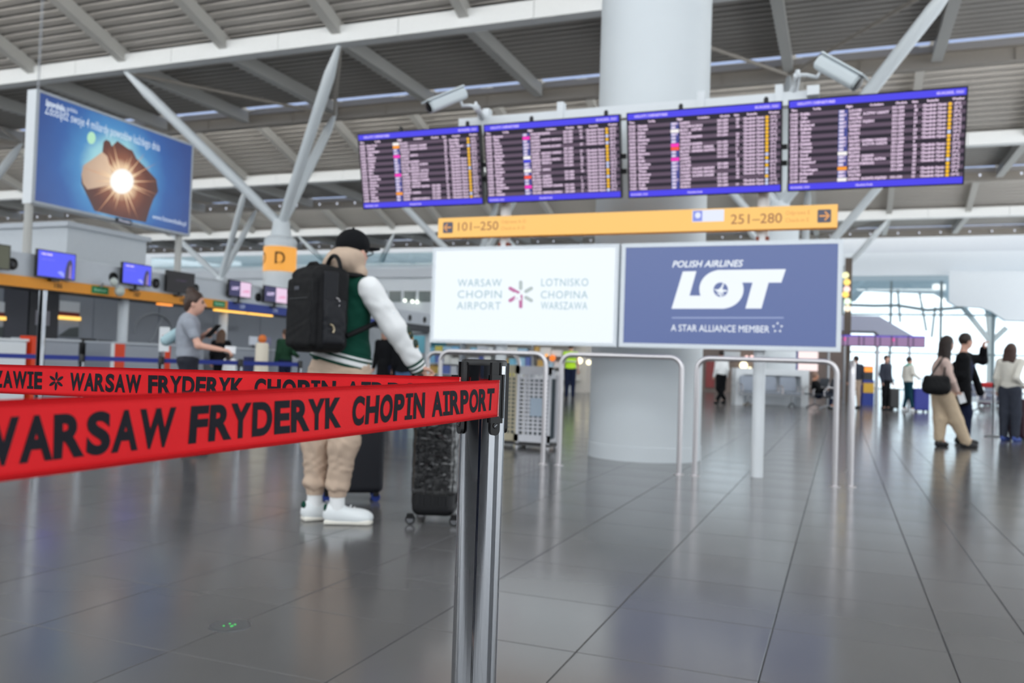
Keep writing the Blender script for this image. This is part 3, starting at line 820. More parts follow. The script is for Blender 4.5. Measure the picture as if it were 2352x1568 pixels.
arcR = [(1625+125*math.cos(t), 490-107*math.sin(t)) for t in np.linspace(math.radians(-60), math.radians(22), 10)]
polyY(lg, [(1625+122*math.cos(t), 490-107*math.sin(t)) for t in np.linspace(0, 2*math.pi, 40, endpoint=False)])
polyY(lg, [(1600, 384), (1980, 379), (1955, 453), (1725, 453), (1610, 470)])
polyY(lg, [(1797, 450), (1886, 450), (1845, 596), (1757, 596)])
polyY(lg, [(1500, 525), (1640, 525), (1640, 597), (1500, 597)])
lg.build('airline_logo', M_TXTL, lbx)
hl = MB(); polyY(hl, [(1621+40*math.cos(t), 492+40*math.sin(t)) for t in np.linspace(0, 2*math.pi, 30, endpoint=False)], 0.002)
hl.build('logo_roundel', glow('lit_navy_face', (95, 112, 165), 0.95), lbx)
cr = MB(); polyY(cr, [(1583, 488), (1605, 492), (1622, 480), (1636, 452), (1640, 456), (1630, 490), (1656, 496), (1656, 502), (1632, 504), (1640, 528), (1622, 508), (1604, 506)], 0.004)
polyY(cr, [(1594, 516), (1618, 508), (1630, 530), (1622, 531), (1612, 518)], 0.004); cr.build('crane_mark', M_TXTL, lbx)
sm = MB()
for k in range(5):
    a = math.radians(90+72*k); c, s = math.cos(a), math.sin(a)
    P = [(7.0, -3.2), (13.5, 0), (7.0, 3.2), (8.6, 0)]
    sm.add([pY(1786+x*c-y*s, 752-(x*s+y*c), 0) for x, y in P], [[0, 1, 2, 3]])
sm.build('star_mark', M_TXTL, lbx)

# ---- orange direction sign
YO = 8.42
oz1 = (onY(1007, 501, YO)[2]+onY(1924, 468, YO)[2])/2; oz0 = (onY(1006, 546, YO)[2]+onY(1924, 522, YO)[2])/2
ox0, ox1 = onY(1006, 523, YO)[0], onY(1924, 495, YO)[0]
osn = empty('direction_sign', ((ox0+ox1)/2, YO, oz0), 'long glowing orange direction sign with desk numbers and arrows', 'sign')
MB().box(((ox0+ox1)/2, YO+0.06, (oz0+oz1)/2), (ox1-ox0, 0.10, oz1-oz0)).build('case', M_ORANGE, osn)
MB().box(((ox0+ox1)/2, YO+0.006, (oz0+oz1)/2), (ox1-ox0-0.004, 0.012, oz1-oz0-0.004)).build('face', glow('lit_orange_face', (255, 199, 102), 0.98), osn)
def osx(x, y): return onY(x, y, YO-0.002)
oh = oz1-oz0
def osn_text(mb, s, x0, x1, v, hfrac, bold=0.0, res=3):
    a = osx(x0, 520)[0]; b = osx(x1, 505)[0]
    letter(mb, s, (a, YO-0.002, oz0+v*oh), (1, 0, 0), (0, 0, 1), h=hfrac*oh, w=b-a, bold=bold, res=res)
lm = MB(); osn_text(lm, '101–250', 1052, 1145, 0.32, 0.42, 0.004, 4); lm.build('desk_numbers', glow('orange_dim_brown', (146, 92, 52), 1.0), osn); lm = MB(); osn_text(lm, '251–280', 1678, 1796, 0.27, 0.42, 0.004, 4); lm.build('desk_numbers', glow('orange_dim_brown', (146, 92, 52), 1.0), osn)
lm = MB()
for s, x0, x1, v in (('Odprawa A–D', 1151, 1208, 0.62), ('Check-in A–D', 1151, 1206, 0.30), ('Odprawa E', 1804, 1860, 0.60), ('Check-in E', 1804, 1858, 0.28)): 
    lm = MB(); osn_text(lm, s, x0, x1, v, 0.17); lm.build('small_lettering', glow('orange_soft_brown', (222, 150, 72), 1.0), osn)
def arrow_box(x0, x1, right):
    a, b = osx(x0, 520)[0], osx(x1, 500)[0]; w = b-a; zc = oz0+oh*0.5; cx = (a+b)/2
    t = MB().rbox((cx, YO-0.004, zc), (w, w*1.02, 0.006), 0.012, [np.array([1.0, 0, 0]), np.array([0, 0, 1.0]), np.array([0, -1.0, 0])]).build('arrow_panel', glow('arrow_navy', (70, 72, 92), 1.0), osn)
    k = w*0.42*(1 if right else -1); am = MB(); th = w*0.075
    P = lambda u, v: (cx+u*k, YO-0.010, zc+v*w*0.42)
    am.add([P(-0.85, -0.13), P(0.55, -0.13), P(0.55, 0.13), P(-0.85, 0.13)], [[0, 1, 2, 3]])
    am.add([P(0.95, 0), P(0.70, 0), P(0.02, 0.68), P(0.10, 0.82), P(0.22, 0.86)], [[0, 1, 2, 3, 4]]); am.add([P(0.95, 0), P(0.22, -0.86), P(0.10, -0.82), P(0.02, -0.68), P(0.70, 0)], [[0, 1, 2, 3, 4]])
    am.build('arrow', glow('lit_orange_arrow', (250, 170, 80), 1.0), t)
arrow_box(1018, 1041, False); arrow_box(1877, 1909, True)
a, b = osx(1590, 500)[0], osx(1663, 497)[0]; zt = oz0+oh*0.93
st = MB().box(((a+b)/2, YO-0.003, zt-0.056), (b-a, 0.004, 0.115)).build('sticker', glow('sticker_white', (226, 232, 252), 1.0), osn)
MB().box((a+(b-a)*0.17, YO-0.007, zt-0.056), ((b-a)*0.30, 0.003, 0.105)).build('sticker_emblem', glow('sticker_blue', (128, 140, 225), 1.0), st)
MB().sphere((a+(b-a)*0.18, YO-0.009, zt-0.050), ((b-a)*0.09, 0.001, 0.03), 12).build('sticker_cloud', glow('sticker_white', (226, 232, 252), 1.0), st)

# ---- flight screens
CITY = 'Krakow,Gdansk,Szczecin,Paris,London,Frankfurt,Munich,Vienna,Zurich,Rome,Milan,Madrid,Barcelona,Lisbon,Oslo,Stockholm,Helsinki,Copenhagen,Brussels,Amsterdam,Prague,Budapest,Bucharest,Sofia,Athens,Istanbul,Dubai,Doha,Tel Aviv,New York,Chicago,Toronto,Seoul,Tokyo,Delhi,Tbilisi,Yerevan,Vilnius,Riga,Tallinn,Hamburg,Dusseldorf,Stuttgart,Geneva,Nice,Lyon,Dublin,Keflavik,Larnaca,Tirana,Skopje,Zagreb,Ljubljana,Belgrade,Rzeszow,Poznan,Wroclaw,Katowice'.split(',')
M_SFR = mat('screen_bezel', (20, 20, 24), 0.35)
M_SCR = glow('screen_dark', (38, 32, 46), 1.0, 0.2); M_ROW = glow('screen_row', (92, 74, 94), 1.0); M_HDR = glow('screen_blue', (66, 58, 222), 1.15)
M_FTX = glow('screen_text', (238, 214, 240), 1.0); M_HTX = glow('screen_head_text', (205, 190, 255), 1.0); M_SUN = glow('screen_sun', (255, 196, 20), 1.0); M_CLD = glow('screen_cloud', (205, 215, 250), 1.0)
M_AIR = {'n': glow('logo_navy', (62, 70, 150), 1.0), 'w': glow('logo_white', (252, 248, 246), 1.0), 'm': glow('logo_magenta', (255, 40, 190), 1.0), 'o': glow('logo_orange', (255, 160, 40), 1.0), 'r': glow('logo_red', (255, 84, 60), 1.0), 'b': glow('logo_blue', (66, 66, 225), 1.0)}
SCREENS = [((819.6, 307.9), (1099, 286.8), (1112.5, 468.6), (835.7, 481.4), 'leftmost flight screen of the row of four overhead departures screens', {0: 'w', 1: 'o', 4: 'm', 10: 'm', 16: 'o'}),
           ((1109, 286), (1423, 262), (1428.6, 455), (1121, 467.3), 'second flight screen from the left in the overhead departures row', {1: 'm', 7: 'w', 8: 'b', 11: 'w', 13: 'r', 16: 'm'}),
           ((1437.5, 259), (1797, 232), (1795, 441), (1444.6, 455.5), 'third flight screen from the left in front of the round column', {2: 'w', 6: 'm', 7: 'r', 10: 'm'}),
           ((1810.8, 230), (2224.5, 197.4), (2213.6, 423.8), (1807.9, 440), 'rightmost and largest-looking overhead flight screen beside a camera', {11: 'w', 15: 'o', 18: 'w'})]
YT, YB = 8.20, 8.39
for si, (tl, trr, br, bl, lab, logos) in enumerate(SCREENS):
    z1 = (onY(*tl, YT)[2]+onY(*trr, YT)[2])/2; z0 = (onY(*bl, YB)[2]+onY(*br, YB)[2])/2
    x0 = (onY(*tl, YT)[0]+onY(*bl, YB)[0])/2; x1 = (onY(*trr, YT)[0]+onY(*br, YB)[0])/2
    wv = np.array([1.0, 0, 0]); vv = np.array([0, YB-YT, z0-z1]); hgt = np.linalg.norm(vv); vv = vv/hgt; wid = x1-x0
    nn = np.cross(wv, -vv); nn = nn if nn[1] < 0 else -nn
    O = np.array([x0, YT, z1])
    t = empty('flight_screen', ((x0+x1)/2, YB, z0), lab, 'flight screen', 'overhead departures screens')
    ctr = O+wv*wid/2+vv*hgt/2
    MB().box(ctr-nn*0.035, (wid, hgt, 0.07), [wv, -vv, nn]).build('housing', M_SFR, t)
    MB().box(ctr+nn*0.001, (wid-0.02, hgt-0.02, 0.004), [wv, -vv, nn]).build('display', M_SCR, t)
    bz = 0.012
    def S(u, v, e=0.004): return O+wv*(bz+u*(wid-2*bz))+vv*(bz+v*(hgt-2*bz))+nn*e
    def rect(mb, u0, v0, u1, v1, e=0.004): mb.add([S(u0, v0, e), S(u0, v1, e), S(u1, v1, e), S(u1, v0, e)], [[0, 1, 2, 3]])
    NR = 19; top, bot = 0.135, 0.925; rh = (bot-top)/NR
    hb = MB(); rect(hb, 0, 0, 1, 0.072); hb.build('header_bar', M_HDR, t); hb = MB(); rect(hb, 0, 0.93, 1, 1); hb.build('footer_bar', M_HDR, t)
    rb = MB()
    for r in range(0, NR, 2): rect(rb, 0, top+r*rh, 1, top+(r+1)*rh)
    rb.build('row_stripes', M_ROW, t)
    ft = MB(); ht = MB(); ic = MB(); cl = MB(); lgm = {}; tg_ = MB()
    CAP = rh*0.70*hgt
    def put(mb, s, u, v, k=1.0, al='l', bold=0.06): letter(mb, s, S(u, v, 0.006), wv, -vv, h=CAP*k, align=al, bold=bold, res=1)
    for a_ in (('ODLOTY / DEPARTURES', 0.045, 0.052, 1.0), ('05.04.2025, 13:21', 0.985, 0.052, 1.0, 'r'), ('05.04.2025, 13:21', 0.01, 0.982, 0.8), ('Check-in Desk', 0.45, 0.982, 0.8, 'c')):
        ht = MB(); put(ht, *a_); ht.build('bar_lettering', M_HTX, t)
    for s, u in (('Time', 0.01), ('To/Via', 0.14), ('Flight', 0.335), ('Codeshare', 0.47), ('Check-in', 0.615), ('Gate', 0.705), ('Remarks', 0.79), ('Weather', 0.925)): put(ft, s, u, 0.118, 0.85)
    mnt = 13*60+20+si*110
    R = random.Random(100+si)
    for r in range(NR):
        v = top+(r+0.78)*rh
        mnt += R.choice((5, 5, 10, 10, 15)); put(ft, '%02d:%02d' % (mnt//60 % 24, mnt % 60), 0.008, v)
        put(ft, R.choice(CITY), 0.068, v)
        kcol = logos.get(r, 'n'); lb = lgm.setdefault(kcol, MB()); rect(lb, 0.293, top+(r+0.04)*rh, 0.347, top+(r+0.96)*rh, 0.005)
        if kcol == 'n': rect(tg_, 0.297, top+(r+0.16)*rh, 0.325, top+(r+0.84)*rh, 0.0055); put(ft, R.choice(('LOT', 'LH', 'KLM', 'LO')), 0.303, v, 0.9)
        put(ft, R.choice(('LO', 'LH', 'AF', 'KL', 'W6'))+str(R.randint(200, 4999)), 0.355, v)
        if R.random() < 0.62: put(ft, ' '.join(R.choice(('A3', 'UA', 'LH', 'NH', 'SQ', 'AC'))+str(R.randint(1000, 9999)) for _ in range(R.choice((1, 1, 2, 2)))), 0.432, v)
        if not (si == 0 and r < 14) and R.random() < 0.94: put(ft, R.choice(('251-280', '101-150', '151-200', '201-250')), 0.60, v)
        if R.random() < 0.95: put(ft, str(R.randint(1, 45)), 0.72, v)
        if R.random() < 0.9: put(ft, 'Check-in Open' if not (si == 0 and r < 6) else R.choice(('Boarding', 'Gate Closed', 'Departed')), 0.765, v)
        (ic if R.random() < 0.75 else cl).add([S(0.915+0.0105*math.cos(a), top+(r+0.5)*rh+0.0105*wid/hgt*math.sin(a), 0.006) for a in np.linspace(0, 2*math.pi, 12, endpoint=False)], [list(range(12))[::-1]])
        put(ft, '%d°C' % R.randint(4, 19), 0.938, v)
    ft.build('flight_lettering', M_FTX, t)['kind'] = 'stuff'; ic.build('sun_icons', M_SUN, t)['kind'] = 'stuff'; cl.build('cloud_icons', M_CLD, t)['kind'] = 'stuff'; tg_.build('tag_marks', glow('tag_pale', (206, 208, 240), 1.0), t)['kind'] = 'stuff'
    for kc, lb in lgm.items(): lb.build('airline_tags', M_AIR[kc], t)['kind'] = 'stuff'
    for u in (0.36, 0.90):
        if si < 3: MB().lathe(O+wv*wid*u-vv*-0.0-nn*0.03, [(0.022, -0.02), (0.022, 0.035), (0.012, 0.05)], 12).build('mount_knob', M_BLACK, t)
    MB().box(ctr-nn*0.10+vv*-0.1, (0.10, 0.5, 0.09), [wv, -vv, nn]).build('mount_arm', M_SFR, t)
    if si < 3:
        for v in (0.50, 0.68): MB().box(O+wv*(wid+0.02)+vv*hgt*v-nn*0.05, (0.05, 0.05, 0.04), [wv, -vv, nn]).build('link_plate', M_BLACK, t)

# ---- security cameras on the stand
def cctv(lens, tail, wall, foot, r, label):
    lens, tail, wall, foot = [np.array(p) for p in (lens, tail, wall, foot)]
    t = empty('security_camera', foot, label, 'camera', 'security cameras on the sign stand')
    d = nrm(lens-tail); s = nrm(np.cross(d, UP)); u = np.cross(s, d); L = np.linalg.norm(lens-tail)
    MB().rbox((lens+tail)/2, (2*r, 1.7*r, L), r*0.55, [s, u, d], 4).build('housing', mat('camera_white', (214, 222, 226), 0.35), t)
    MB().rbox((lens+tail)/2+u*r*0.92+d*0.015, (2.25*r, 0.25*r, L*1.02), r*0.1, [s, u, d]).build('sun_shield', mat('camera_white', (214, 222, 226), 0.35), t)
    smooth_by_angle(MB().lathe(lens-d*0.01, [(r*0.72, 0), (r*0.72, 0.014), (r*0.6, 0.016)], 20, [s, u, d]).build('lens_window', M_BLACKG, t))
    b0 = (lens+tail)/2*0.35+tail*0.65-u*r*0.9
    MB().tube([b0, b0-u*0.05, wall*0.6+b0*0.4-UP*0.01, wall], 0.018, 8).build('arm', M_WHITE, t)
    smooth_by_angle(MB().lathe(wall, [(0.05, -0.012), (0.05, 0.012)], 16, [AWAY, UP, RIGHT]).build('joint', M_WHITE, t))
    MB().tube([wall, (wall+foot)/2+RIGHT*0.01, foot], [0.035, 0.03, 0.045], 10).build('mast', M_WHITE, t)
D1 = 8.75
cctv(onD(985, 247, D1-0.12), onD(1066, 213, D1+0.1), onD(1093, 245, D1), onY(1106, 268, 8.5), 0.072, 'left white security camera above the second flight screen')
D2 = 8.0
cctv(onD(1972, 193, D2-0.12), onD(1880, 141, D2+0.12), onD(1831, 172, D2), onY(1822, 214, 8.5), 0.085, 'right white security camera above the rightmost flight screen')

# ================================================================== BLUE ADVERT LIGHT BOX
XAD = -15.0
ay0, ay1 = 12.14, 16.51; az0, az1 = 3.90, 6.18
ad = empty('advert_light_box', (XAD-0.13, (ay0+ay1)/2, az0), 'large blue advert light box with hands cupping a sunburst, hung over the check-in desks', 'advert')
MB().span((XAD-0.27, ay0, az0), (XAD-0.012, ay1, az1)).build('case', M_WHITE, ad)
fr = MB(); fw = 0.055
fr.span((XAD-0.02, ay0, az1-fw), (XAD+0.012, ay1, az1)); fr.span((XAD-0.02, ay0, az0), (XAD+0.012, ay1, az0+fw))
fr.span((XAD-0.02, ay0, az0+fw), (XAD+0.012, ay0+fw, az1-fw)); fr.span((XAD-0.02, ay1-fw, az0+fw), (XAD+0.012, ay1, az1-fw))
fr.build('frame', mat('brushed_frame', (176, 182, 190), 0.35, var=0.03), ad)
SUNC = onX(280, 415, XAD)
def radial_print(name, stops, R, center, noise=0.0, k=1.0):
    if name in MATS: return MATS[name]
    m = bpy.data.materials.new(name); m.use_nodes = True; nt = m.node_tree; b = nt.nodes['Principled BSDF']
    b.inputs['Base Color'].default_value = (0.02, 0.02, 0.02, 1); b.inputs['Roughness'].default_value = 0.3
    g = nt.nodes.new('ShaderNodeNewGeometry'); d = nt.nodes.new('ShaderNodeVectorMath'); d.operation = 'DISTANCE'
    d.inputs[1].default_value = tuple(center); nt.links.new(g.outputs['Position'], d.inputs[0])
    mr = nt.nodes.new('ShaderNodeMath'); mr.operation = 'DIVIDE'; mr.inputs[1].default_value = R; nt.links.new(d.outputs['Value'], mr.inputs[0])
    v = mr.outputs[0]
    if noise:
        n = nt.nodes.new('ShaderNodeTexNoise'); n.inputs['Scale'].default_value = 2.2; nt.links.new(g.outputs['Position'], n.inputs['Vector'])
        ma = nt.nodes.new('ShaderNodeMath'); ma.operation = 'MULTIPLY_ADD'; ma.inputs[1].default_value = noise; nt.links.new(n.outputs['Fac'], ma.inputs[0]); nt.links.new(v, ma.inputs[2])
        sb = nt.nodes.new('ShaderNodeMath'); sb.operation = 'SUBTRACT'; sb.inputs[1].default_value = noise/2; nt.links.new(ma.outputs[0], sb.inputs[0]); v = sb.outputs[0]
    cr = nt.nodes.new('ShaderNodeValToRGB'); e = cr.color_ramp.elements
    e[0].position, e[0].color = stops[0][0], (*lin(stops[0][1]), 1); e[1].position, e[1].color = stops[-1][0], (*lin(stops[-1][1]), 1)
    for p, c in stops[1:-1]: q = e.new(p); q.color = (*lin(c), 1)
    nt.links.new(v, cr.inputs['Fac']); nt.links.new(cr.outputs['Color'], b.inputs['Emission Color']); b.inputs['Emission Strength'].default_value = k/2**EXPO
    MATS[name] = m; return m
GLC = onX(268, 400, XAD)
MB().span((XAD-0.012, ay0+fw, az0+fw), (XAD, ay1-fw, az1-fw)).build('printed_face', radial_print('advert_sky_print', [(0, (190, 226, 224)), (0.30, (150, 205, 215)), (0.46, (66, 134, 190)), (0.68, (38, 88, 158)), (1.0, (34, 66, 132))], 2.2, GLC, 0.15), ad)
def z40(x, y): return (40+x*420/1829, 180+y*360/1568)
def polyX(mb, pts, e, f=z40): mb.add([onX(*f(x, y), XAD+e) for x, y in pts], [list(range(len(pts)))])
hd_ = MB()
polyX(hd_, [(770, 1325), (640, 1050), (640, 960), (660, 870), (740, 815), (850, 735), (860, 640), (885, 612), (925, 630), (945, 680), (1000, 625), (1110, 705), (1150, 720), (1190, 800), (1270, 880), (1390, 1010), (1408, 1130), (1360, 1210), (1320, 1320), (1285, 1440), (1050, 1395)], 0.004)
hd_.build('printed_hands', radial_print('advert_hands_print', [(0, (255, 250, 235)), (0.22, (232, 196, 158)), (0.38, (140, 84, 60)), (0.6, (92, 46, 36)), (1.0, (58, 40, 40))], 1.25, SUNC, 0.22), ad)
tp = MB(); polyX(tp, [(640, 960), (660, 870), (740, 815), (850, 735), (900, 780), (950, 960), (930, 1070), (700, 1110), (655, 1050)], 0.006)
tp.build('printed_palm', radial_print('advert_palm_print', [(0, (250, 235, 205)), (0.35, (222, 190, 160)), (0.7, (188, 160, 138)), (1.0, (170, 140, 120))], 1.3, SUNC, 0.2), ad)
ryb = MB(); n_ = 22
for i in range(n_):
    a = 2*math.pi*(i+0.35*math.sin(i*2.3))/n_; L = 330+95*math.sin(i*1.7)+40*math.cos(i*3.1); wv_ = 0.055
    cx, cy = 1045, 1030
    polyX(ryb, [(cx+90*math.cos(a-wv_*1.6), cy+90*math.sin(a-wv_*1.6)), (cx+L*math.cos(a), cy+L*math.sin(a)), (cx+90*math.cos(a+wv_*1.6), cy+90*math.sin(a+wv_*1.6))], 0.008)
ryb.build('printed_rays', radial_print('advert_ray_print', [(0, (255, 252, 240)), (0.25, (252, 222, 180)), (0.55, (208, 150, 112)), (1.0, (150, 90, 66))], 1.35, SUNC), ad)
sb_ = MB(); polyX(sb_, [(1045+118*math.cos(t), 1030+124*math.sin(t)) for t in np.linspace(0, 2*math.pi, 28, endpoint=False)], 0.010)
sb_.build('printed_sun', radial_print('advert_sun_print', [(0, (255, 255, 255)), (0.75, (255, 253, 246)), (1.0, (255, 232, 200))], 0.56, SUNC), ad)
fl = MB(); polyX(fl, [(740+42*math.cos(t), 595+62*math.sin(t)) for t in np.linspace(0, 2*math.pi, 20, endpoint=False)], 0.006); fl.build('printed_flare', glow('advert_flare', (176, 226, 190), 1.0), ad)
lm = MB()
def adtext(mb, s, x, y, x2, capz, bold=0.0):
    a = onX(*z40(x, y), XAD+0.006); b = onX(*z40(x2, y), XAD+0.006)
    letter(mb, s, a, (0, 1, 0), (0, 0, 1), h=capz, w=b[1]-a[1], bold=bold, res=2)
for a_ in (('fotowoltaika', 285, 268, 478, 0.13, 0.03), ('polska', 495, 318, 600, 0.09), ('Zdobądź swoje 4 miliardy powodów każdego dnia', 275, 350, 1440, 0.19), ('www.fotowoltaika.pl', 1350, 1400, 1690, 0.11)):
    lm = MB(); adtext(lm, *a_); lm.build('lettering', glow('advert_white_print', (214, 226, 240), 1.0), ad)
nb = onX(284, 508, XAD+0.03); MB().box(nb, (0.05, 0.42, 0.10)).build('name_plate', M_DARK, ad)
lm = MB(); letter(lm, 'Warexpo', nb+np.array([0.028, -0.17, -0.025]), (0, 1, 0), (0, 0, 1), h=0.055, w=0.34, bold=0.02); lm.build('plate_lettering', glow('plate_print', (200, 204, 225), 1.0), ad)
smooth_by_angle(MB().cyl((XAD-0.15, ay0+0.06, 2.6), (XAD-0.15, ay0+0.06, az0), 0.08).build('support_pole', M_RAFT, ad))
smooth_by_angle(MB().cyl((XAD-0.15, ay1-0.2, 2.6), (XAD-0.15, ay1-0.2, az0), 0.08).build('support_pole', M_RAFT, ad))
for y in (ay0+0.02, ay0+0.06): MB().tube([(XAD-0.03, y, az1), (XAD-0.03, y, 11.0)], 0.008, 5).build('hanging_wire', M_STAIND, ad)

# ================================================================== CHECK-IN FASCIA
XF = -14.6
fas = empty('check_in_fascia', (XF-0.3, 20, 2.17), 'long grey fascia over the check-in desks with orange and blue number strips', 'fascia')
yA, yB, yE = 6.0, 17.5, 30.0
for a, b in zip(np.arange(yA, yE, 2.0), np.arange(yA+2.0, yE+2, 2.0)):
    MB().span((XF-0.5, a+0.004, 2.40), (XF, b-0.004, 2.845)).build('fascia_panel', M_GREYP, fas)
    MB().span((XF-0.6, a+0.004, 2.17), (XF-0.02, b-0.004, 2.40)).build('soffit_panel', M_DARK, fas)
ysw = onX(521, 700, XF)[1]
MB().span((XF-0.02, yA, 2.185), (XF+0.03, ysw, 2.395)).build('orange_strip', M_ORANGE, fas)
MB().span((XF-0.02, ysw, 2.185), (XF+0.03, 27.0, 2.40)).build('blue_strip', M_BLUEP, fas)
XT = XF+0.034
def fas_text(s, px, py, h, m, name):
    p = onX(px, py, XT); lm = MB(); letter(lm, s, (XT, p[1], 2.24), (0, 1, 0), (0, 0, 1), h=h, align='c', bold=0.02); lm.build(name, m, fas)
for s, px in (('186', 134), ('187', 316), ('188', 421)): fas_text(s, px, 660, 0.10, mat('brown_print', (110, 70, 20), 0.6), 'desk_number')
for s, px in (('189', 557), ('190', 633)): fas_text(s, px, 705, 0.11, mat('pale_print', (190, 200, 235), 0.6), 'desk_number')
for px0, px1, py, s in ((211, 249, 665, 'Business'), (490, 517, 699, 'Business')):
    a = onX(px0, py, XF+0.04); b = onX(px1, py, XF+0.04)
    g_ = MB().span((XF+0.03, a[1], 2.22), (XF+0.045, b[1], 2.37)).build('green_label', M_GREENP, fas)
    lm = MB(); letter(lm, s, (XF+0.047, a[1]+0.06, 2.27), (0, 1, 0), (0, 0, 1), h=0.06, w=(b[1]-a[1])-0.12, bold=0.02); lm.build('label_lettering', mat('pale_green_print', (170, 225, 190), 0.6), g_)
M_WARM = glow('warm_strip', (255, 190, 80), 1.8)
for px0, px1, py, m_ in ((496, 566, 716, M_WARM), (573, 626, 725, M_WARM), (366, 396, 695, glow('warm_red_strip', (255, 150, 50), 1.4))):
    a = onX(px0, py, XF-0.05); b = onX(px1, py, XF-0.05)
    MB().span((XF-0.14, a[1], 2.125), (XF-0.04, b[1], 2.172)).build('strip_lamp', m_, fas)
for px, py in ((27, 610), (152, 632), (260, 633), (357, 654), (448, 668), (526, 682), (592, 684), (660, 697), (941, 733), (975, 737), (915, 729)):
    p = onX(px, py, XF); p[2] = 2.60
    v = smooth_by_angle(MB().lathe(p+np.array([0.0, 0, 0]), [(0.115, 0), (0.115, 0.02), (0.10, 0.024), (0.08, 0.006), (0.03, 0.004)], 24, [np.array([0, 1.0, 0]), UP, np.array([1.0, 0, 0])]).build('round_vent', M_BLACK, fas))
    smooth_by_angle(MB().lathe(p, [(0.035, 0), (0.03, 0.02)], 14, [np.array([0, 1.0, 0]), UP, np.array([1.0, 0, 0])]).build('vent_hub', M_DARK, v))
for px, py0, py1 in ((285, 680, 785), (514, 712, 806)):
    p = onX(px, py0, XF-0.35); p1 = onX(px, py1, XF-0.35)
    smooth_by_angle(MB().cyl((p[0], p[1], 0), (p[0], p[1], 2.2), 0.11, n=20).build('support_pillar', M_OFFW, fas))
for y in (7.0, 29.5): smooth_by_angle(MB().cyl((XF-0.35, y, 0), (XF-0.35, y, 2.2), 0.11, n=20).build('support_pillar', M_OFFW, fas))

# monitors on the fascia
XM = XF+0.16
def monitor(px0, px1, py0, py1, label, kind):
    a = onX(px0, (py0+py1)/2, XM); b = onX(px1, (py0+py1)/2+8, XM)
    z1 = onX(px0, py0, XM)[2]; z0 = onX(px0, py1, XM)[2]; y0, y1 = a[1], b[1]; yc = (y0+y1)/2
    t = empty('monitor', (XM, yc, 2.40), label, 'monitor', 'monitors along the check-in fascia')
    MB().span((XM-0.06, y0, z0), (XM, y1, z1)).build('case', M_BLACK, t)
    MB().cyl((XM-0.05, yc, 2.38), (XM-0.03, yc, z0+0.05), 0.035, n=10).build('stem', M_BLACK, t)
    MB().span((XM-0.12, yc-0.09, 2.36), (XM-0.01, yc+0.09, 2.40)).build('foot', M_BLACK, t)
    def S(u, v, e=0.004): return (XM+e, y0+0.02+u*(y1-y0-0.04), z1-0.02-v*(z1-z0-0.04))
    def poly(pts, m, name, e):
        MB().add([S(u, v, e) for u, v in pts], [list(range(len(pts)))]).build(name, m, t)
    R4 = [(0, 0), (0, 1), (1, 1), (1, 0)]
    if kind == 'blue':
        poly(R4, glow('monitor_blue', (74, 82, 250), 1.0), 'picture', 0.003)
        poly([(0.72, 1.0), (0.74, 0.62), (0.78, 0.35), (0.84, 0.22), (0.90, 0.24), (0.93, 0.4), (0.92, 1.0)], glow('monitor_figure', (48, 40, 84), 1.0), 'robot_figure', 0.005)
        poly([(0.84, 0.98), (0.85, 0.5), (0.89, 0.4), (0.90, 0.98)], glow('monitor_figure_light', (160, 130, 190), 1.0), 'robot_highlight', 0.007)
        poly([(0.52, 0.78), (0.62, 0.72), (0.70, 0.80), (0.71, 0.96), (0.62, 0.9)], glow('monitor_wave', (150, 160, 250), 1.0), 'wave', 0.005)
        lm = MB(); letter(lm, 'robo kiosk', S(0.08, 0.17, 0.006), (0, 1, 0), (0, 0, 1), h=(z1-z0)*0.09, w=(y1-y0)*0.28, bold=0.05); lm.build('heading', glow('monitor_white', (232, 215, 255), 1.0), t)
        lm = MB(); letter(lm, 'szybka odprawa', S(0.08, 0.36, 0.006), (0, 1, 0), (0, 0, 1), h=(z1-z0)*0.06, w=(y1-y0)*0.34); lm.build('small_text', glow('monitor_lilac', (128, 124, 250), 1.0), t)
    elif kind == 'off':
        poly(R4, glow('monitor_black', (24, 22, 26), 1.0, 0.6), 'picture', 0.003)
        lm = MB(); letter(lm, 'no signal', S(0.32, 0.45, 0.006), (0, 1, 0), (0, 0, 1), h=(z1-z0)*0.10, w=(y1-y0)*0.36); lm.build('small_text', glow('monitor_dim_violet', (78, 58, 92), 1.0), t)
    elif kind == 'lot':
        poly([(0, 0), (0, 1), (0.5, 1), (0.5, 0)], glow('monitor_navy', (30, 26, 82), 1.0), 'picture', 0.003)
        poly([(0.5, 0), (0.5, 1), (1, 1), (1, 0)], glow('monitor_pink', (232, 200, 228), 1.0), 'picture', 0.003)
        lm = MB(); letter(lm, 'LOT', S(0.10, 0.60, 0.006), (0, 1, 0), (0, 0, 1), h=(z1-z0)*0.20, w=(y1-y0)*0.32, bold=0.06, shear=0.2); lm.build('airline_name', glow('monitor_white', (232, 215, 255), 1.0), t)
        poly([(0.56, 0.72), (0.70, 0.55), (0.92, 0.50), (0.94, 0.68), (0.74, 0.70)], glow('monitor_rose', (232, 160, 196), 1.0), 'rose_mark', 0.005)
    else:
        poly(R4, glow('monitor_camo', (64, 66, 44), 1.0), 'picture', 0.003)
        poly([(0, 0.05), (0.55, 0.0), (0.6, 0.5), (0.45, 1.0), (0, 1)], glow('monitor_pink', (232, 200, 228), 1.0), 'pink_patch', 0.005)
monitor(85, 174, 570, 634, 'left blue monitor with a dark robot figure on the fascia', 'blue')
monitor(281, 348, 600, 650, 'right blue monitor with a dark robot figure, next to the switched-off one', 'blue')
monitor(383, 447, 619, 668, 'switched-off black monitor above the woman in grey', 'off')
monitor(526, 577, 641, 679, 'left navy and pink airline monitor above the blue strip', 'lot')
monitor(607, 660, 654, 692, 'navy and pink airline monitor beside the black backpack', 'lot')
monitor(-70, 24, 549, 609, 'olive and pink monitor cut off at the left picture edge', 'camo')
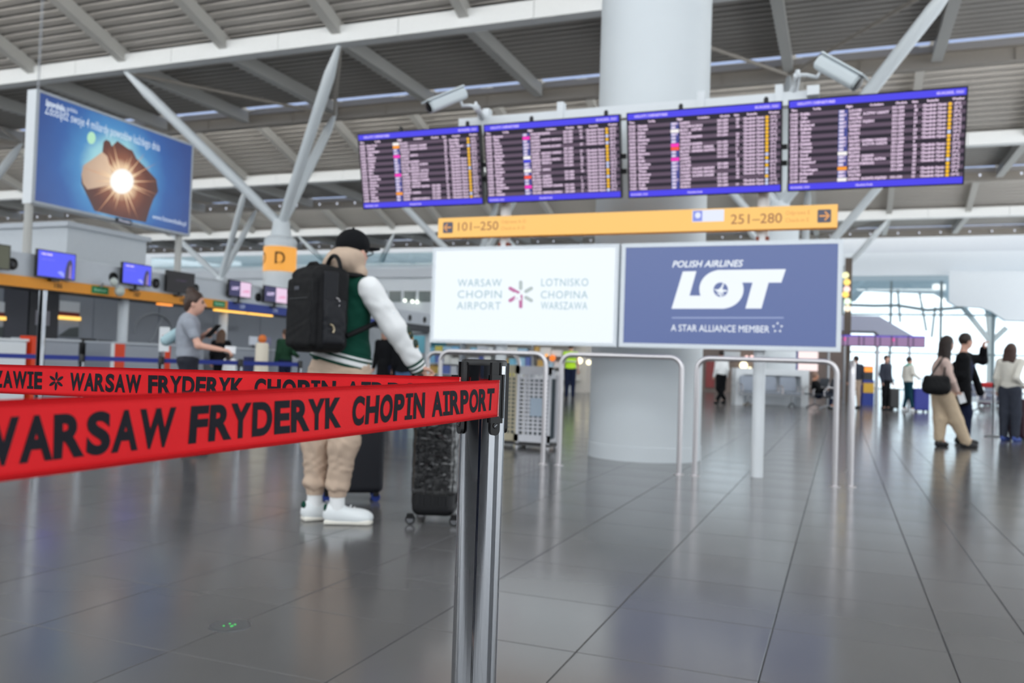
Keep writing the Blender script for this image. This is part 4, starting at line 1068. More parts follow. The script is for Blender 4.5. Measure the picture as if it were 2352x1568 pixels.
# dome cameras on the fascia
dt = empty('dome_camera', onX(262, 655, XF+0.25), 'pair of pale dome cameras on a bracket in front of the orange strip', 'camera')
for px, py, r in ((262, 648, 0.10), (275, 668, 0.12)):
    p = onX(px, py, XF+0.30); smooth_by_angle(MB().sphere(p, (r*0.8, r*0.9, r), 14).build('dome', mat('dome_cover', (196, 204, 198), 0.3, var=0.06), dt))
MB().tube([onX(232, 658, XF+0.03), onX(238, 648, XF+0.2), onX(262, 655, XF+0.3), onX(278, 664, XF+0.3)], 0.03, 8).build('bracket', M_GREYP, dt)

# wall behind the desks
XW = -17.2
cw = MB().span((XW-0.3, 5, 0), (XW, 26.5, 2.45)).build('wall_check_in', M_WALLG, keep_origin=True); tag(cw, 'slate grey panelled wall behind the check-in desks', kind='structure')
for a in np.arange(5.0, 26.0, 2.15):
    MB().span((XW, a+0.01, 0.02), (XW+0.02, min(a+2.13, 26.45), 2.44)).build('wall_panel', M_WALLG, cw)
cwr = MB().span((XW-0.25, 26.5, 0), (XW, 31.5, 2.45)).build('wall_check_in_rear', M_GREYP, keep_origin=True); tag(cwr, 'lighter grey continuation of the wall behind the desks', kind='structure')
def onwall(px, py, e=0.03): return onX(px, py, XW+e)
# dark doors and lit openings
for n_d, (px0, px1, py0) in enumerate(((5, 62, 658), (62, 132, 662))):
    a = onwall(px0, 740); b = onwall(px1, 740)
    d_ = MB().span((XW+0.02, a[1]+0.02, 0.0), (XW+0.07, b[1]-0.02, 2.40)).build('door_%d' % (n_d+1), M_DARK if n_d else mat('graphite_door', (70, 72, 82), 0.5, var=0.03), keep_origin=True)
    tag(d_, ('graphite grey door' if n_d == 0 else 'charcoal door with a paper notice')+' in the wall behind the desks', kind='structure')
    MB().cyl((XW+0.10, b[1]-0.12, 0.95), (XW+0.10, b[1]-0.12, 1.25), 0.012, n=8).build('door_handle', M_STAIN, d_)
a = onwall(83, 712, 0.08); b = onwall(114, 748, 0.08); nt_ = MB().span((XW+0.071, a[1], b[2]), (XW+0.076, b[1], a[2])).build('notice', mat('grey_notice', (150, 148, 158), 0.7)); tag(nt_, 'pale paper notice taped to the charcoal door', 'notice')
def lit_opening(px0, px1, n):
    a = onwall(px0, 690); b = onwall(px1, 775); zt = onwall(px0, 690)[2]; zb = onwall(px0, 772)[2]
    t = empty('window_%d' % n, (XW+0.03, (a[1]+b[1])/2, zb), kind='structure', label='opening with a warm lamp in the wall behind the desks, number %s' % ('one' if n == 2 else 'two'))
    MB().span((XW+0.02, a[1], zb), (XW+0.05, b[1], zt)).build('pane', mat('opening_grey', (150, 156, 166), 0.25, var=0.15, vscale=1.5), t)
    z1 = zt-(zt-zb)*0.30; z2 = zt-(zt-zb)*0.42; z3 = zt-(zt-zb)*0.52
    MB().span((XW+0.05, a[1], z1), (XW+0.06, b[1], zt)).build('ceiling_glimpse', mat('opening_white', (214, 220, 226), 0.5), t)
    MB().span((XW+0.05, a[1], z2), (XW+0.06, b[1], z1)).build('red_band', mat('dark_red_band', (112, 24, 12), 0.5), t)
    MB().span((XW+0.06, a[1]-0.02, z3), (XW+0.09, b[1]+0.02, z2)).build('lamp_strip', glow('warm_strip2', (255, 200, 96), 1.5), t)
    dk = MB(); dk.prism([(XW+0.052, a[1], zb), (XW+0.052, b[1], zb), (XW+0.052, b[1], zb+(zt-zb)*0.30), (XW+0.052, a[1]+(b[1]-a[1])*0.55, zb+(zt-zb)*0.25)], (0.004, 0, 0)); dk.build('dark_glimpse', mat('opening_dark', (70, 78, 80), 0.5), t)
lit_opening(135, 178, 2); lit_opening(-30, 6, 3)
# ring logo and lettering on the wall
lr = empty('wall_logo', onwall(355, 770), 'pale ring logo with a slanted bird line on the slate wall', 'logo')
rc_, rr_ = onwall(353, 762), 0.0
cy_, cz_ = rc_[1], rc_[2]; R_ = abs(onwall(398, 762)[1]-onwall(310, 762)[1])/2
M_LOGO = mat('wall_logo_grey', (150, 156, 164), 0.5)
MB().tube([(XW+0.035, cy_+R_*math.cos(t), cz_+R_*0.72*math.sin(t)) for t in np.linspace(0.05, math.pi*1.05, 30)], 0.022, 6).build('ring', M_LOGO, lr)
MB().tube([(XW+0.035, cy_-0.2*R_, cz_-0.45*R_), (XW+0.035, cy_+0.42*R_, cz_+0.60*R_)], [0.05, 0.025], 6).build('neck', M_LOGO, lr)
MB().tube([(XW+0.035, cy_-0.7*R_, cz_-0.55*R_), (XW+0.035, cy_+0.1*R_, cz_-0.45*R_)], [0.02, 0.04], 6).build('wing', M_LOGO, lr)
wt = empty('wall_lettering', onwall(508, 752), 'faint pale lettering on the slate wall right of the ring logo', 'lettering')
lm = MB(); a = onwall(463, 755); b = onwall(548, 755); letter(lm, 'LOT POLISH AIRLINES', (XW+0.03, a[1], a[2]), (0, 1, 0), (0, 0, 1), h=0.16, w=b[1]-a[1]); lm.build('letters', mat('faint_print', (122, 128, 137), 0.5), wt)

# desks
def desk(px0, px1, label, stripe=None, white=False, X=-13.9, top=1.22):
    a = onX(px0, 800, X); b = onX(px1, 800, X); y0, y1 = a[1], b[1]
    t = empty('check_in_desk', (X-0.35, (y0+y1)/2, 0), label, 'desk', 'check-in desks')
    MB().span((X-0.70, y0, 0.06), (X-0.02, y1, top-0.04)).build('body', M_WHITE if white else M_DESK, t)
    MB().span((X-0.72, y0-0.02, top-0.04), (X+0.02, y1+0.02, top)).build('counter_top', M_WHITE if white else M_GREYP, t)
    MB().span((X-0.66, y0+0.04, 0), (X-0.06, y1-0.04, 0.06)).build('plinth', M_DARK, t)
    fm_ = MB().span((X-0.02, y0+0.03, 0.55), (X+0.0, y1-0.03, top-0.08)).build('front_panel', M_WHITE if white else M_DESK, t)
    MB().span((X-0.02, y0+0.03, 0.09), (X+0.0, y1-0.03, 0.53)).build('front_panel', M_WHITE if white else M_DESK, t)
    if stripe:
        c = onX(stripe[0], 800, X+0.01)[1]; d = onX(stripe[1], 800, X+0.01)[1]
        MB().span((X, c, 0.08), (X+0.012, d, top-0.02)).build('orange_stripe', M_ORANGER, t)
    return t
desk(-60, 62, 'white check-in desk at the left picture edge with an orange corner', white=True, X=-13.2, top=1.18)
MB().span((-13.5, onX(64, 790, -13.3)[1], 0), (-13.2, onX(82, 790, -13.3)[1], 1.24)).build('corner_post', M_ORANGER, bpy.data.objects['check_in_desk'])
desk(90, 183, 'plain grey check-in desk right of the chrome pole')
dw = desk(256, 368, 'grey check-in desk with an orange-red stripe and white end', (262, 287))
c = onX(256, 800, -13.88)[1]; d = onX(264, 800, -13.88)[1]; MB().span((-13.9, c, 0.08), (-13.885, d, 1.2)).build('white_end_panel', M_WHITE, dw)
desk(372, 470, 'grey check-in desk with an orange-red stripe left of the woman in grey', (374, 392))
desk(500, 600, 'dark blue check-in desk beyond the woman\'s outstretched hand')
desk(604, 690, 'farthest grey check-in desk by the man in green')
MB().span((-13.9, onX(562, 800, -13.88)[1], 0.1), (-13.885, onX(592, 800, -13.88)[1], 1.0)).build('blue_front', mat('navy_front', (28, 38, 88), 0.5), bpy.data.objects['check_in_desk.004'])
# small things on the desks
def small_screen(px, py, D, label, col):
    p = onD(px, py, D); z = p[2]
    t = empty('desk_screen', (p[0], p[1], 1.22), label, 'screen')
    MB().box((p[0], p[1], z+0.02), (0.04, 0.30, 0.22)).build('panel', mat(*col), t)
    MB().cyl((p[0], p[1], 1.23), (p[0], p[1], z), 0.02, n=8).build('stem', M_DARK, t)
    MB().lathe((p[0], p[1], 1.222), [(0.09, 0), (0.09, 0.015), (0.02, 0.03)], 14).build('foot', M_DARK, t)
pD = proj(onX(583, 790, -14.2))[2]; small_screen(582, 784, pD, 'small white screen on the desk under the blue strip', ('white_screen_shell', (222, 228, 240), 0.4))
pD = proj(onX(613, 790, -14.2))[2]; small_screen(613, 786, pD, 'small violet-grey screen on the desk near the man in green', ('violet_screen_shell', (120, 118, 150), 0.4))
# poster stand with red logo left of the woman
p = onD(376, 812, 14.5); ps = empty('poster_stand', p*[1, 1, 0], 'white poster stand with a small red mark beside the woman in grey', 'poster stand')
MB().box((p[0], p[1], 1.25), (0.17, 0.03, 0.42), [RIGHT, AWAY, UP]).build('board', M_WHITE, ps)
MB().box(np.array([p[0], p[1], 1.24])-AWAY*0.02, (0.06, 0.008, 0.16), [RIGHT, AWAY, UP]).build('red_mark', mat('red_mark', (196, 40, 44), 0.6), ps)
MB().cyl((p[0], p[1], 0.02), (p[0], p[1], 1.05), 0.018, n=8).build('pole', M_STAIND, ps); MB().lathe((p[0], p[1], 0), [(0.15, 0), (0.15, 0.02), (0.02, 0.03)], 16).build('base', M_STAIND, ps)
# cream cone-like stand with orange knob
p = onD(601, 820, 13.0); cs = empty('bollard_stand', p*[1, 1, 0], 'cream tapered stand with an orange knob among the blue belts', 'stand')
smooth_by_angle(MB().lathe((p[0], p[1], 0), [(0.14, 0), (0.13, 0.4), (0.10, 0.9), (0.095, 1.2), (0.08, 1.22)], 20).build('body', mat('cream_plastic', (226, 216, 198), 0.5, var=0.03), cs))
smooth_by_angle(MB().sphere((p[0], p[1], 1.28), 0.065, 12).build('knob', mat('orange_plastic', (226, 120, 50), 0.5), cs))
# office chairs behind the desks
for i, (px, lab) in enumerate(((203, 'black office chair behind the desks, left of the pair'), (243, 'black office chair behind the desks, right of the pair'))):
    p = onX(px, 800, -15.2-0.75*i); t = empty('office_chair', p*[1, 1, 0], lab, 'chair', 'black office chairs')
    b_ = SDF().box((p[0]-0.02, p[1], 1.00), (0.05, 0.22, 0.28), 0.045).build('backrest', M_BLACK, t, 0.025)
    SDF().box((p[0]+0.2, p[1], 0.50), (0.23, 0.23, 0.05), 0.045).build('seat', M_BLACK, t, 0.025)
    MB().cyl((p[0]+0.2, p[1], 0.08), (p[0]+0.2, p[1], 0.48), 0.03, n=10).build('column', M_STAIND, t)
    MB().tube([(p[0], p[1], 0.75), (p[0]+0.02, p[1], 0.50), (p[0]+0.15, p[1], 0.47)], 0.025, 8).build('back_bar', M_BLACK, t)
    for k in range(5):
        a_ = k*2*math.pi/5; MB().tube([(p[0]+0.2, p[1], 0.10), (p[0]+0.2+0.27*math.cos(a_), p[1]+0.27*math.sin(a_), 0.05)], [0.03, 0.02], 6).build('leg', M_BLACK, t)
        MB().sphere((p[0]+0.2+0.27*math.cos(a_), p[1]+0.27*math.sin(a_), 0.028), 0.028, 8).build('caster', M_RUBBER, t)
# blue belt barriers in front of the desks
def blue_post(px, D, label, h=0.97, r=0.028):
    p = onD(px, 815, D); t = empty('queue_post', p*[1, 1, 0], label, 'barrier post', 'chrome posts with blue belts')
    smooth_by_angle(MB().cyl((p[0], p[1], 0.02), (p[0], p[1], h-0.03), r, n=18).build('tube', M_CHROME, t))
    smooth_by_angle(MB().lathe((p[0], p[1], h-0.09), [(r*1.15, 0), (r*1.15, 0.08), (r*0.9, 0.09)], 18).build('belt_head', M_BLACK, t))
    smooth_by_angle(MB().lathe((p[0], p[1], 0), [(0.16, 0), (0.16, 0.012), (0.04, 0.03)], 24).build('base', M_STAIND, t))
    return p
DB = 9.4
BP = [(-40, 9.0, 'chrome queue post with blue belt at the far left edge'), (189, DB, 'chrome queue post left of the orange-striped desk'), (371, DB, 'chrome queue post just left of the woman in grey'), (553, 9.8, 'chrome queue post below the woman\'s outstretched hand'), (690, 10.4, 'chrome queue post half hidden behind the capped man')]
PP = [blue_post(*b) for b in BP]
BL = ['blue belt behind the white desk at far left', 'blue belt between the two chrome posts left of the woman', 'blue belt passing behind the woman in grey', 'blue belt running towards the capped man']
for (a, b, lab) in zip(PP[:-1], PP[1:], BL):
    a = np.array([a[0], a[1], 0.925]); b = np.array([b[0], b[1], 0.925]); d_ = nrm(b-a); n_ = np.cross(d_, UP)
    o = MB().box((a+b)/2, (np.linalg.norm(b-a)-0.05, 0.004, 0.05), [d_, n_, UP]).build('blue_belt', M_BLUEBELT); tag(o, lab, 'belt', 'blue queue belts')
    lm = MB(); L_ = np.linalg.norm(b-a)
    for k in range(1, int(L_/0.6)): 
        c = a+d_*0.6*k-n_*0.0*1
        s_ = -1 if (n_@(CAM-a)) < 0 else 1
        lm.box(c+n_*s_*0.004, (0.07, 0.002, 0.026), [d_, n_, UP])
    if lm.V: lm.build('pale_marks', mat('pale_belt_mark', (120, 135, 200), 0.7), o)
p = onD(93, 800, 7.6)
tp_ = empty('tall_pole', p*[1, 1, 0], 'tall polished steel pole standing in front of the desks at left', 'pole')
smooth_by_angle(MB().cyl((p[0], p[1], 0.01), (p[0], p[1], 1.53), 0.035, n=24).build('tube', M_CHROME, tp_)); smooth_by_angle(MB().lathe((p[0], p[1], 0), [(0.15, 0), (0.15, 0.012), (0.04, 0.03)], 24).build('base', M_STAIND, tp_))

# ================================================================== PEOPLE
def hand(sd, w, d, nrmv, s=1.0, curl=0.5, side=1):
    """palm and five fingers: w = wrist, d = finger direction, nrmv = towards the palm side, side = thumb side"""
    d = nrm(d); nv = nrm(nrmv-d*(np.asarray(nrmv)@d)); sv = np.cross(d, nv)*side
    w = np.asarray(w, float)
    palm = w+d*0.05*s
    sd.ell(palm, (0.043*s, 0.052*s, 0.020*s), [sv, d, nv], 0.012)
    for i, (o, L) in enumerate(((0.030, 0.070), (0.011, 0.080), (-0.009, 0.074), (-0.028, 0.058))):
        a = w+d*0.085*s+sv*o*s; b = a+(d*math.cos(curl*0.8)+nv*math.sin(curl*0.8))*L*0.5*s
        c = b+(d*math.cos(curl*1.9)+nv*math.sin(curl*1.9))*L*0.5*s
        sd.cone(a, b, 0.0098*s, 0.009*s, 0.006); sd.cone(b, c, 0.009*s, 0.0078*s, 0.004)
    a = w+d*0.025*s+sv*0.032*s; b = a+(sv*0.75+d*0.6+nv*0.25)*0.042*s; c = b+(d*0.9+nv*0.45)*0.034*s
    sd.cone(a, b, 0.013*s, 0.011*s, 0.010); sd.cone(b, c, 0.011*s, 0.009*s, 0.005)

def person(label, base, D, H, head_th, body_th, J=None, top=None, top_kind='long', pants=None, shoes=None, hair='short', hair_m=None, skin=M_SKIN, vox=0.02, leg_w=1.0, build_w=1.0, hands=(0.5, 0.5), foot_th=None, coat_len=None, hand_dir=None, seated=False):
    """base = picture point of the feet, D = distance; joints in J as (x, y, extra distance) in the picture"""
    J = J or {}
    s = H/1.75
    B = onD(base[0], base[1], D) if len(base) == 2 else np.array(base, float); B[2] = 0.0
    def vec(th): return RIGHT*math.cos(math.radians(th))+AWAY*math.sin(math.radians(th))
    fw = vec(body_th); rt = vec(body_th-90); hf = vec(head_th); hr = vec(head_th-90)
    q = {}
    def dflt(name, off, z): q[name] = B+np.asarray(off)*s+UP*z*s
    dflt('hip', 0*fw, 0.95); dflt('chest', fw*0.01, 1.30); dflt('neck', fw*0.0, 1.47); dflt('head', hf*0.03, 1.625)
    for k, sg in (('R', 1), ('L', -1)):
        dflt('sh'+k, rt*sg*0.175, 1.42); dflt('el'+k, rt*sg*0.225-fw*0.02, 1.13); dflt('wr'+k, rt*sg*0.235+fw*0.06, 0.89)
        dflt('hp'+k, rt*sg*0.085, 0.90); dflt('kn'+k, rt*sg*0.095+fw*0.015, 0.49); dflt('an'+k, rt*sg*0.10, 0.085)
    for k, v in J.items(): q[k] = onD(v[0], v[1], D+v[2])
    if 'hip' in J and 'hpR' not in J:
        for k, sg in (('R', 1), ('L', -1)): q['hp'+k] = q['hip']+rt*sg*0.085*s-UP*0.05*s
    ax = [rt, fw, UP]; hx = [hr, hf, UP]
    h = q['head']
    # ---- the body, one surface
    b = SDF()
    b.ell(h+UP*0.022*s-hf*0.008*s, np.array((0.074, 0.094, 0.100))*s, hx)
    b.ell(h-UP*0.045*s+hf*0.026*s, np.array((0.056, 0.064, 0.072))*s, hx, 0.03)
    b.cone(h+hf*0.082*s+UP*0.012*s, h+hf*0.108*s-UP*0.022*s, 0.010*s, 0.015*s, 0.012)
    b.ell(h+hf*0.082*s-UP*0.058*s, np.array((0.024, 0.012, 0.010))*s, hx, 0.010)
    for sg in (-1, 1): b.ell(h+hr*sg*0.077*s-UP*0.012*s-hf*0.008*s, np.array((0.012, 0.020, 0.032))*s, hx, 0.008)
    b.cone(h-UP*0.06*s-hf*0.015*s, q['neck']-UP*0.02*s, 0.052*s, 0.060*s)
    b.cone(q['neck']-UP*0.05*s, q['chest'], 0.07*s, 0.09*s); b.cone(q['chest'], q['hip'], 0.09*s, 0.085*s)
    for k in 'RL':
        b.cone(q['sh'+k], q['el'+k], 0.044*s, 0.036*s); b.cone(q['el'+k], q['wr'+k], 0.037*s, 0.026*s)
        b.cone(q['chest']+UP*0.08*s, q['sh'+k], 0.06*s, 0.044*s)
        b.cone(q['hip'], q['hp'+k], 0.08*s, 0.07*s); b.cone(q['hp'+k], q['kn'+k], 0.07*s, 0.05*s); b.cone(q['kn'+k], q['an'+k], 0.048*s, 0.034*s)
        b.cone(q['an'+k], q['an'+k]+fw*0.08*s-UP*0.03*s, 0.034*s, 0.03*s)
        fd_ = q['wr'+k]-q['el'+k]
        if hand_dir and k in hand_dir: fd_ = hand_dir[k]
        hand(b, q['wr'+k], fd_, fw if abs(nrm(fd_)@fw) < 0.8 else -UP, s, hands[0] if k == 'R' else hands[1], 1 if k == 'R' else -1)
    t = b.build('person', skin, None, vox); tag(t, label, 'person')
    # ---- clothes
    bw = build_w
    if top is not None:
        g = SDF()
        g.ell(q['chest'], np.array((0.180*bw, 0.125*bw, 0.20))*s, ax); zt = q['chest']*0.45+q['hip']*0.55
        g.ell(zt, np.array((0.160*bw, 0.118*bw, 0.20))*s, ax, 0.06); g.cone(q['shR']-UP*0.01, q['shL']-UP*0.01, 0.070*s, 0.070*s, 0.05)
        g.cone(q['neck']-UP*0.03*s, q['chest'], 0.068*s, 0.10*s, 0.05)
        g.ell(q['hip']+UP*0.03*s, np.array((0.168*bw, 0.125*bw, 0.09))*s, ax, 0.05)
        if coat_len:
            e = q['hip']-UP*coat_len*s-fw*0.02; g.cone(q['hip'], e, 0.15*s*bw, 0.17*s*bw, 0.05); g.ell(e+UP*0.03, np.array((0.19*bw, 0.15*bw, 0.08))*s, ax, 0.05)
        for k in 'RL':
            if top_kind == 'short': g.cone(q['sh'+k], q['sh'+k]*0.45+q['el'+k]*0.55, 0.066*s, 0.058*s)
            elif top_kind == 'long':
                g.cone(q['sh'+k], q['el'+k], 0.068*s*bw, 0.056*s*bw); g.cone(q['el'+k], q['wr'+k], 0.056*s*bw, 0.044*s*bw)
            elif top_kind == 'vest': g.cone(q['sh'+k], q['sh'+k]*0.85+q['el'+k]*0.15, 0.064*s, 0.06*s)
        g.build('top', top, t, vox, wrinkle=0.0025)
    if pants is not None:
        g = SDF(); g.ell(q['hip'], np.array((0.160*bw, 0.118*bw, 0.12))*s, ax, 0.05)
        for k in 'RL':
            g.cone(q['hp'+k], q['kn'+k], 0.092*s*min(leg_w, 1.25), 0.068*s*leg_w, 0.05); g.cone(q['kn'+k], q['an'+k]+UP*0.02, 0.068*s*leg_w, 0.052*s*leg_w, 0.04)
        g.build('trousers', pants, t, vox, wrinkle=0.003)
    if shoes is not None:
        for k in 'RL':
            th = body_th if foot_th is None else foot_th[0 if k == 'R' else 1]
            fv = vec(th); fr_ = vec(th-90); a = q['an'+k].copy(); a[2] = 0
            if seated: a[2] = 0
            g = SDF(); g.ell(a+fv*0.055*s+UP*0.035*s, np.array((0.044, 0.135, 0.048))*s, [fr_, fv, UP]); g.ell(a-fv*0.015*s+UP*0.055*s, np.array((0.042, 0.062, 0.06))*s, [fr_, fv, UP]); g.ell(a+fv*0.12*s+UP*0.025*s, np.array((0.046, 0.065, 0.035))*s, [fr_, fv, UP])
            g.build('shoe', shoes, t, min(vox, 0.016), clipz=0.0)
    if hair and hair_m is not None:
        g = SDF(); c = h+UP*0.035*s-hf*0.016*s
        g.ell(c, np.array((0.086, 0.104, 0.105))*s, hx)
        g.ell(h-UP*0.125*s, np.array((0.13, 0.13, 0.075))*s, hx, 0.02, True)
        if hair in ('long', 'bob'):
            L = 0.34 if hair == 'long' else 0.20
            for o in (-0.06, -0.02, 0.02, 0.06): g.cone(h+hr*o*s*0.9-hf*0.055*s, h+hr*o*1.3*s-hf*(0.085)*s-UP*L*s, 0.052*s, 0.040*s, 0.04)
            for o in (-1, 1): g.cone(h+hr*o*0.070*s+UP*0.03*s-hf*0.03*s, h+hr*o*0.085*s-hf*0.05*s-UP*L*0.8*s, 0.030*s, 0.024*s, 0.03)
        if hair == 'bun': g.ell(h-hf*0.055*s+UP*0.135*s, np.array((0.05, 0.05, 0.045))*s, hx, 0.02); g.ell(h-hf*0.075*s-UP*0.03*s, np.array((0.062, 0.045, 0.07))*s, hx, 0.03)
        g.ell(h+hf*0.088*s-UP*0.050*s, np.array((0.11, 0.072, 0.118))*s, hx, 0.02, True)
        g.build('hair', hair_m, t, min(vox, 0.018), wrinkle=0.003, wscale=1.6)
    if vox <= 0.02:
        e = MB()
        for sg in (-1, 1): e.sphere(h+hf*0.080*s+hr*sg*0.031*s+UP*0.008*s, 0.010*s, 8)
        e.build('eyes', M_BLACKG, t, True)
        e = MB()
        for sg in (-1, 1): e.tube([h+hf*0.087*s+hr*sg*0.014*s+UP*0.026*s, h+hf*0.080*s+hr*sg*0.048*s+UP*0.027*s], 0.0045*s, 6)
        e.build('eyebrows', hair_m or M_BLACK, t)
    return t, q, (fw, rt, hf, hr, s)

C_BLACK = mat('black_cloth', (16, 17, 21), 0.8, var=0.08, spec=0.2)
C_NAVY = mat('navy_cloth', (28, 36, 62), 0.8, var=0.08, spec=0.2)
C_GREY = mat('grey_marl_cloth', (164, 169, 180), 0.85, var=0.06, vscale=20, spec=0.2)
C_DGREY = mat('charcoal_cloth', (62, 66, 78), 0.85, var=0.06, spec=0.2)
C_BEIGE = mat('beige_cloth', (206, 182, 162), 0.85, var=0.06, spec=0.2, bump=0.1, bscale=300)
C_SAND = mat('sand_cloth', (214, 192, 164), 0.85, var=0.06, spec=0.2)
C_PINKB = mat('rose_beige_knit', (220, 194, 184), 0.85, var=0.06, spec=0.2)
C_WHITE = mat('white_cloth', (247, 248, 249), 0.8, var=0.04, spec=0.2)
C_CREAM = mat('cream_cloth', (236, 232, 222), 0.8, var=0.04, spec=0.2)
C_GREEN = mat('bottle_green_cloth', (16, 70, 56), 0.85, var=0.08, spec=0.2, bump=0.1, bscale=200)
C_DGREEN = mat('forest_green_knit', (36, 70, 50), 0.85, var=0.08, spec=0.2)
C_TEAL = mat('teal_cloth', (40, 178, 158), 0.8, var=0.05, spec=0.2)
C_DTEAL = mat('dark_teal_cloth', (22, 62, 76), 0.85, var=0.05, spec=0.2)
C_HIVIS = mat('hi_vis_yellow', (206, 255, 60), 0.7, var=0.03, spec=0.2)
C_HAIRD = mat('dark_brown_hair', (46, 34, 30), 0.55, var=0.2, vscale=30)
C_HAIRB = mat('brown_hair', (92, 66, 48), 0.55, var=0.2, vscale=30)
C_HAIRBL = mat('blond_hair', (176, 140, 96), 0.55, var=0.2, vscale=30)
C_SHOEW = mat('white_trainer', (236, 240, 242), 0.5, var=0.02)
C_SHOEB = mat('black_shoe', (28, 28, 32), 0.5, var=0.05)

# ---------------------------------------------------------------- the man in the cap
DM = 5.24
man, q, (fw, rt, hf, hr, s) = person('man in black cap and green varsity jacket with white sleeves, seen from behind', (760, 1198), DM, 1.80, 58, 45,
    dict(head=(812, 579, 0.0), neck=(800, 628, 0), chest=(792, 700, 0.0), hip=(782, 838, 0.0), shR=(843, 662, -0.12), shL=(742, 654, 0.13), elR=(905, 752, -0.10), wrR=(957, 838, -0.02),
         elL=(748, 742, 0.30), wrL=(800, 812, 0.42), hpR=(808, 868, -0.06), hpL=(752, 864, 0.06), knR=(790, 1016, -0.06), knL=(728, 1012, 0.06), anR=(774, 1168, -0.05), anL=(722, 1162, 0.05)),
    vox=0.009, hands=(0.95, 0.6), hair=None, foot_th=(6, 30))
# trousers: loose joggers gathered at the ankle
g = SDF(); g.ell(q['hip']-UP*0.02, (0.205, 0.165, 0.15), [rt, fw, UP], 0.05)
for k in 'RL':
    g.cone(q['hp'+k], q['kn'+k], 0.118, 0.088, 0.05); g.cone(q['kn'+k], q['an'+k]+UP*0.15, 0.088, 0.068, 0.05)
    g.ell(q['an'+k]+UP*0.145, (0.078, 0.080, 0.045), None, 0.02)
g.build('joggers', C_BEIGE, man, 0.011, wrinkle=0.0045)
for k in 'RL':
    smooth_by_angle(MB().tube([q['an'+k]+UP*0.075, q['an'+k]+UP*0.10, q['an'+k]+UP*0.13], [0.052, 0.056, 0.060], 18).build('jogger_cuff', C_BEIGE, man))
    smooth_by_angle(MB().tube([q['an'+k]*[1, 1, 0]+UP*0.06, q['an'+k]+UP*0.10], [0.047, 0.046], 18).build('sock', C_WHITE, man))
th_ = {'R': 6, 'L': 30}
for k in 'RL':
    fv = RIGHT*math.cos(math.radians(th_[k]))+AWAY*math.sin(math.radians(th_[k])); fr_ = RIGHT*math.sin(math.radians(th_[k]))-AWAY*math.cos(math.radians(th_[k]))
    a = q['an'+k]*[1, 1, 0]+fv*0.01
    g = SDF(); g.ell(a+fv*0.06+UP*0.045, (0.048, 0.150, 0.055), [fr_, fv, UP]); g.ell(a-fv*0.02+UP*0.07, (0.046, 0.070, 0.062), [fr_, fv, UP]); g.ell(a+fv*0.135+UP*0.035, (0.050, 0.065, 0.042), [fr_, fv, UP])
    sh = g.build('trainer', C_SHOEW, man, 0.008, clipz=0.012)
    g = SDF(); g.box(a+fv*0.055+UP*0.012, (0.048, 0.140, 0.014), 0.012, [fr_, fv, UP]); g.ell(a+fv*0.15+UP*0.012, (0.048, 0.06, 0.014), [fr_, fv, UP]); g.build('sole', C_CREAM, sh, 0.007, clipz=0.0)
    MB().sphere(a-fv*0.078+UP*0.095, (0.030, 0.014, 0.026), 12, [fr_, fv, UP]).build('heel_patch', C_GREEN, sh, True)
    lc = MB()
    for i in range(4): lc.tube([a+fv*(0.07+0.022*i)-fr_*0.028+UP*(0.106-0.010*i), a+fv*(0.075+0.022*i)+UP*(0.112-0.010*i), a+fv*(0.07+0.022*i)+fr_*0.028+UP*(0.106-0.010*i)], 0.004, 5)
    lc.build('laces', C_WHITE, sh)
# jacket
ax = [rt, fw, UP]
g = SDF(); g.ell(q['chest'], (0.205, 0.150, 0.22), ax); g.ell((q['chest']*0.4+q['hip']*0.6), (0.195, 0.150, 0.22), ax, 0.06)
g.cone(q['shR']-UP*0.012, q['shL']-UP*0.012, 0.078, 0.078, 0.05); g.cone(q['neck']-UP*0.05, q['chest'], 0.085, 0.12, 0.05); g.ell(q['hip']+UP*0.07, (0.205, 0.165, 0.10), ax, 0.05)
jk = g.build('jacket', C_GREEN, man, 0.010, wrinkle=0.003, wscale=0.7)
for k in 'RL':
    g = SDF(); g.cone(q['sh'+k]+rt*(0.025 if k == 'R' else -0.025)-UP*0.01, q['el'+k], 0.078, 0.068, 0.03); g.cone(q['el'+k], q['wr'+k]*0.80+q['el'+k]*0.20, 0.068, 0.060, 0.04)
    slv = g.build('sleeve', C_WHITE, man, 0.010, wrinkle=0.003, wscale=0.7)
    d_ = nrm(q['wr'+k]-q['el'+k]); w_ = q['wr'+k]
    for i, (o, m_) in enumerate(((-0.020, C_GREEN), (-0.006, C_WHITE), (0.007, C_GREEN), (0.020, C_WHITE), (0.033, C_GREEN))):
        smooth_by_angle(MB().tube([w_+d_*(o-0.007), w_+d_*(o+0.008)], [0.056-0.002*i, 0.055-0.002*i], 18).build('cuff_stripe', m_, slv))
# striped hem, dipping towards the front
hc = q['hip']+UP*0.055
def hem_ring(dz, r, m_):
    P = []
    for t in np.linspace(0, 2*math.pi, 40, endpoint=False):
        f_, r_ = math.sin(t), math.cos(t)
        P.append(hc+rt*r_*0.205+fw*f_*0.168+UP*(dz-0.03*f_-0.035*r_))
    o = MB().tube(P, r, 8, closed=True).build('hem_stripe', m_, jk, True)
for dz, m_ in ((0.032, C_GREEN), (0.018, C_WHITE), (0.004, C_GREEN), (-0.010, C_WHITE), (-0.024, C_WHITE), (-0.038, C_GREEN)): hem_ring(dz, 0.0105, m_)
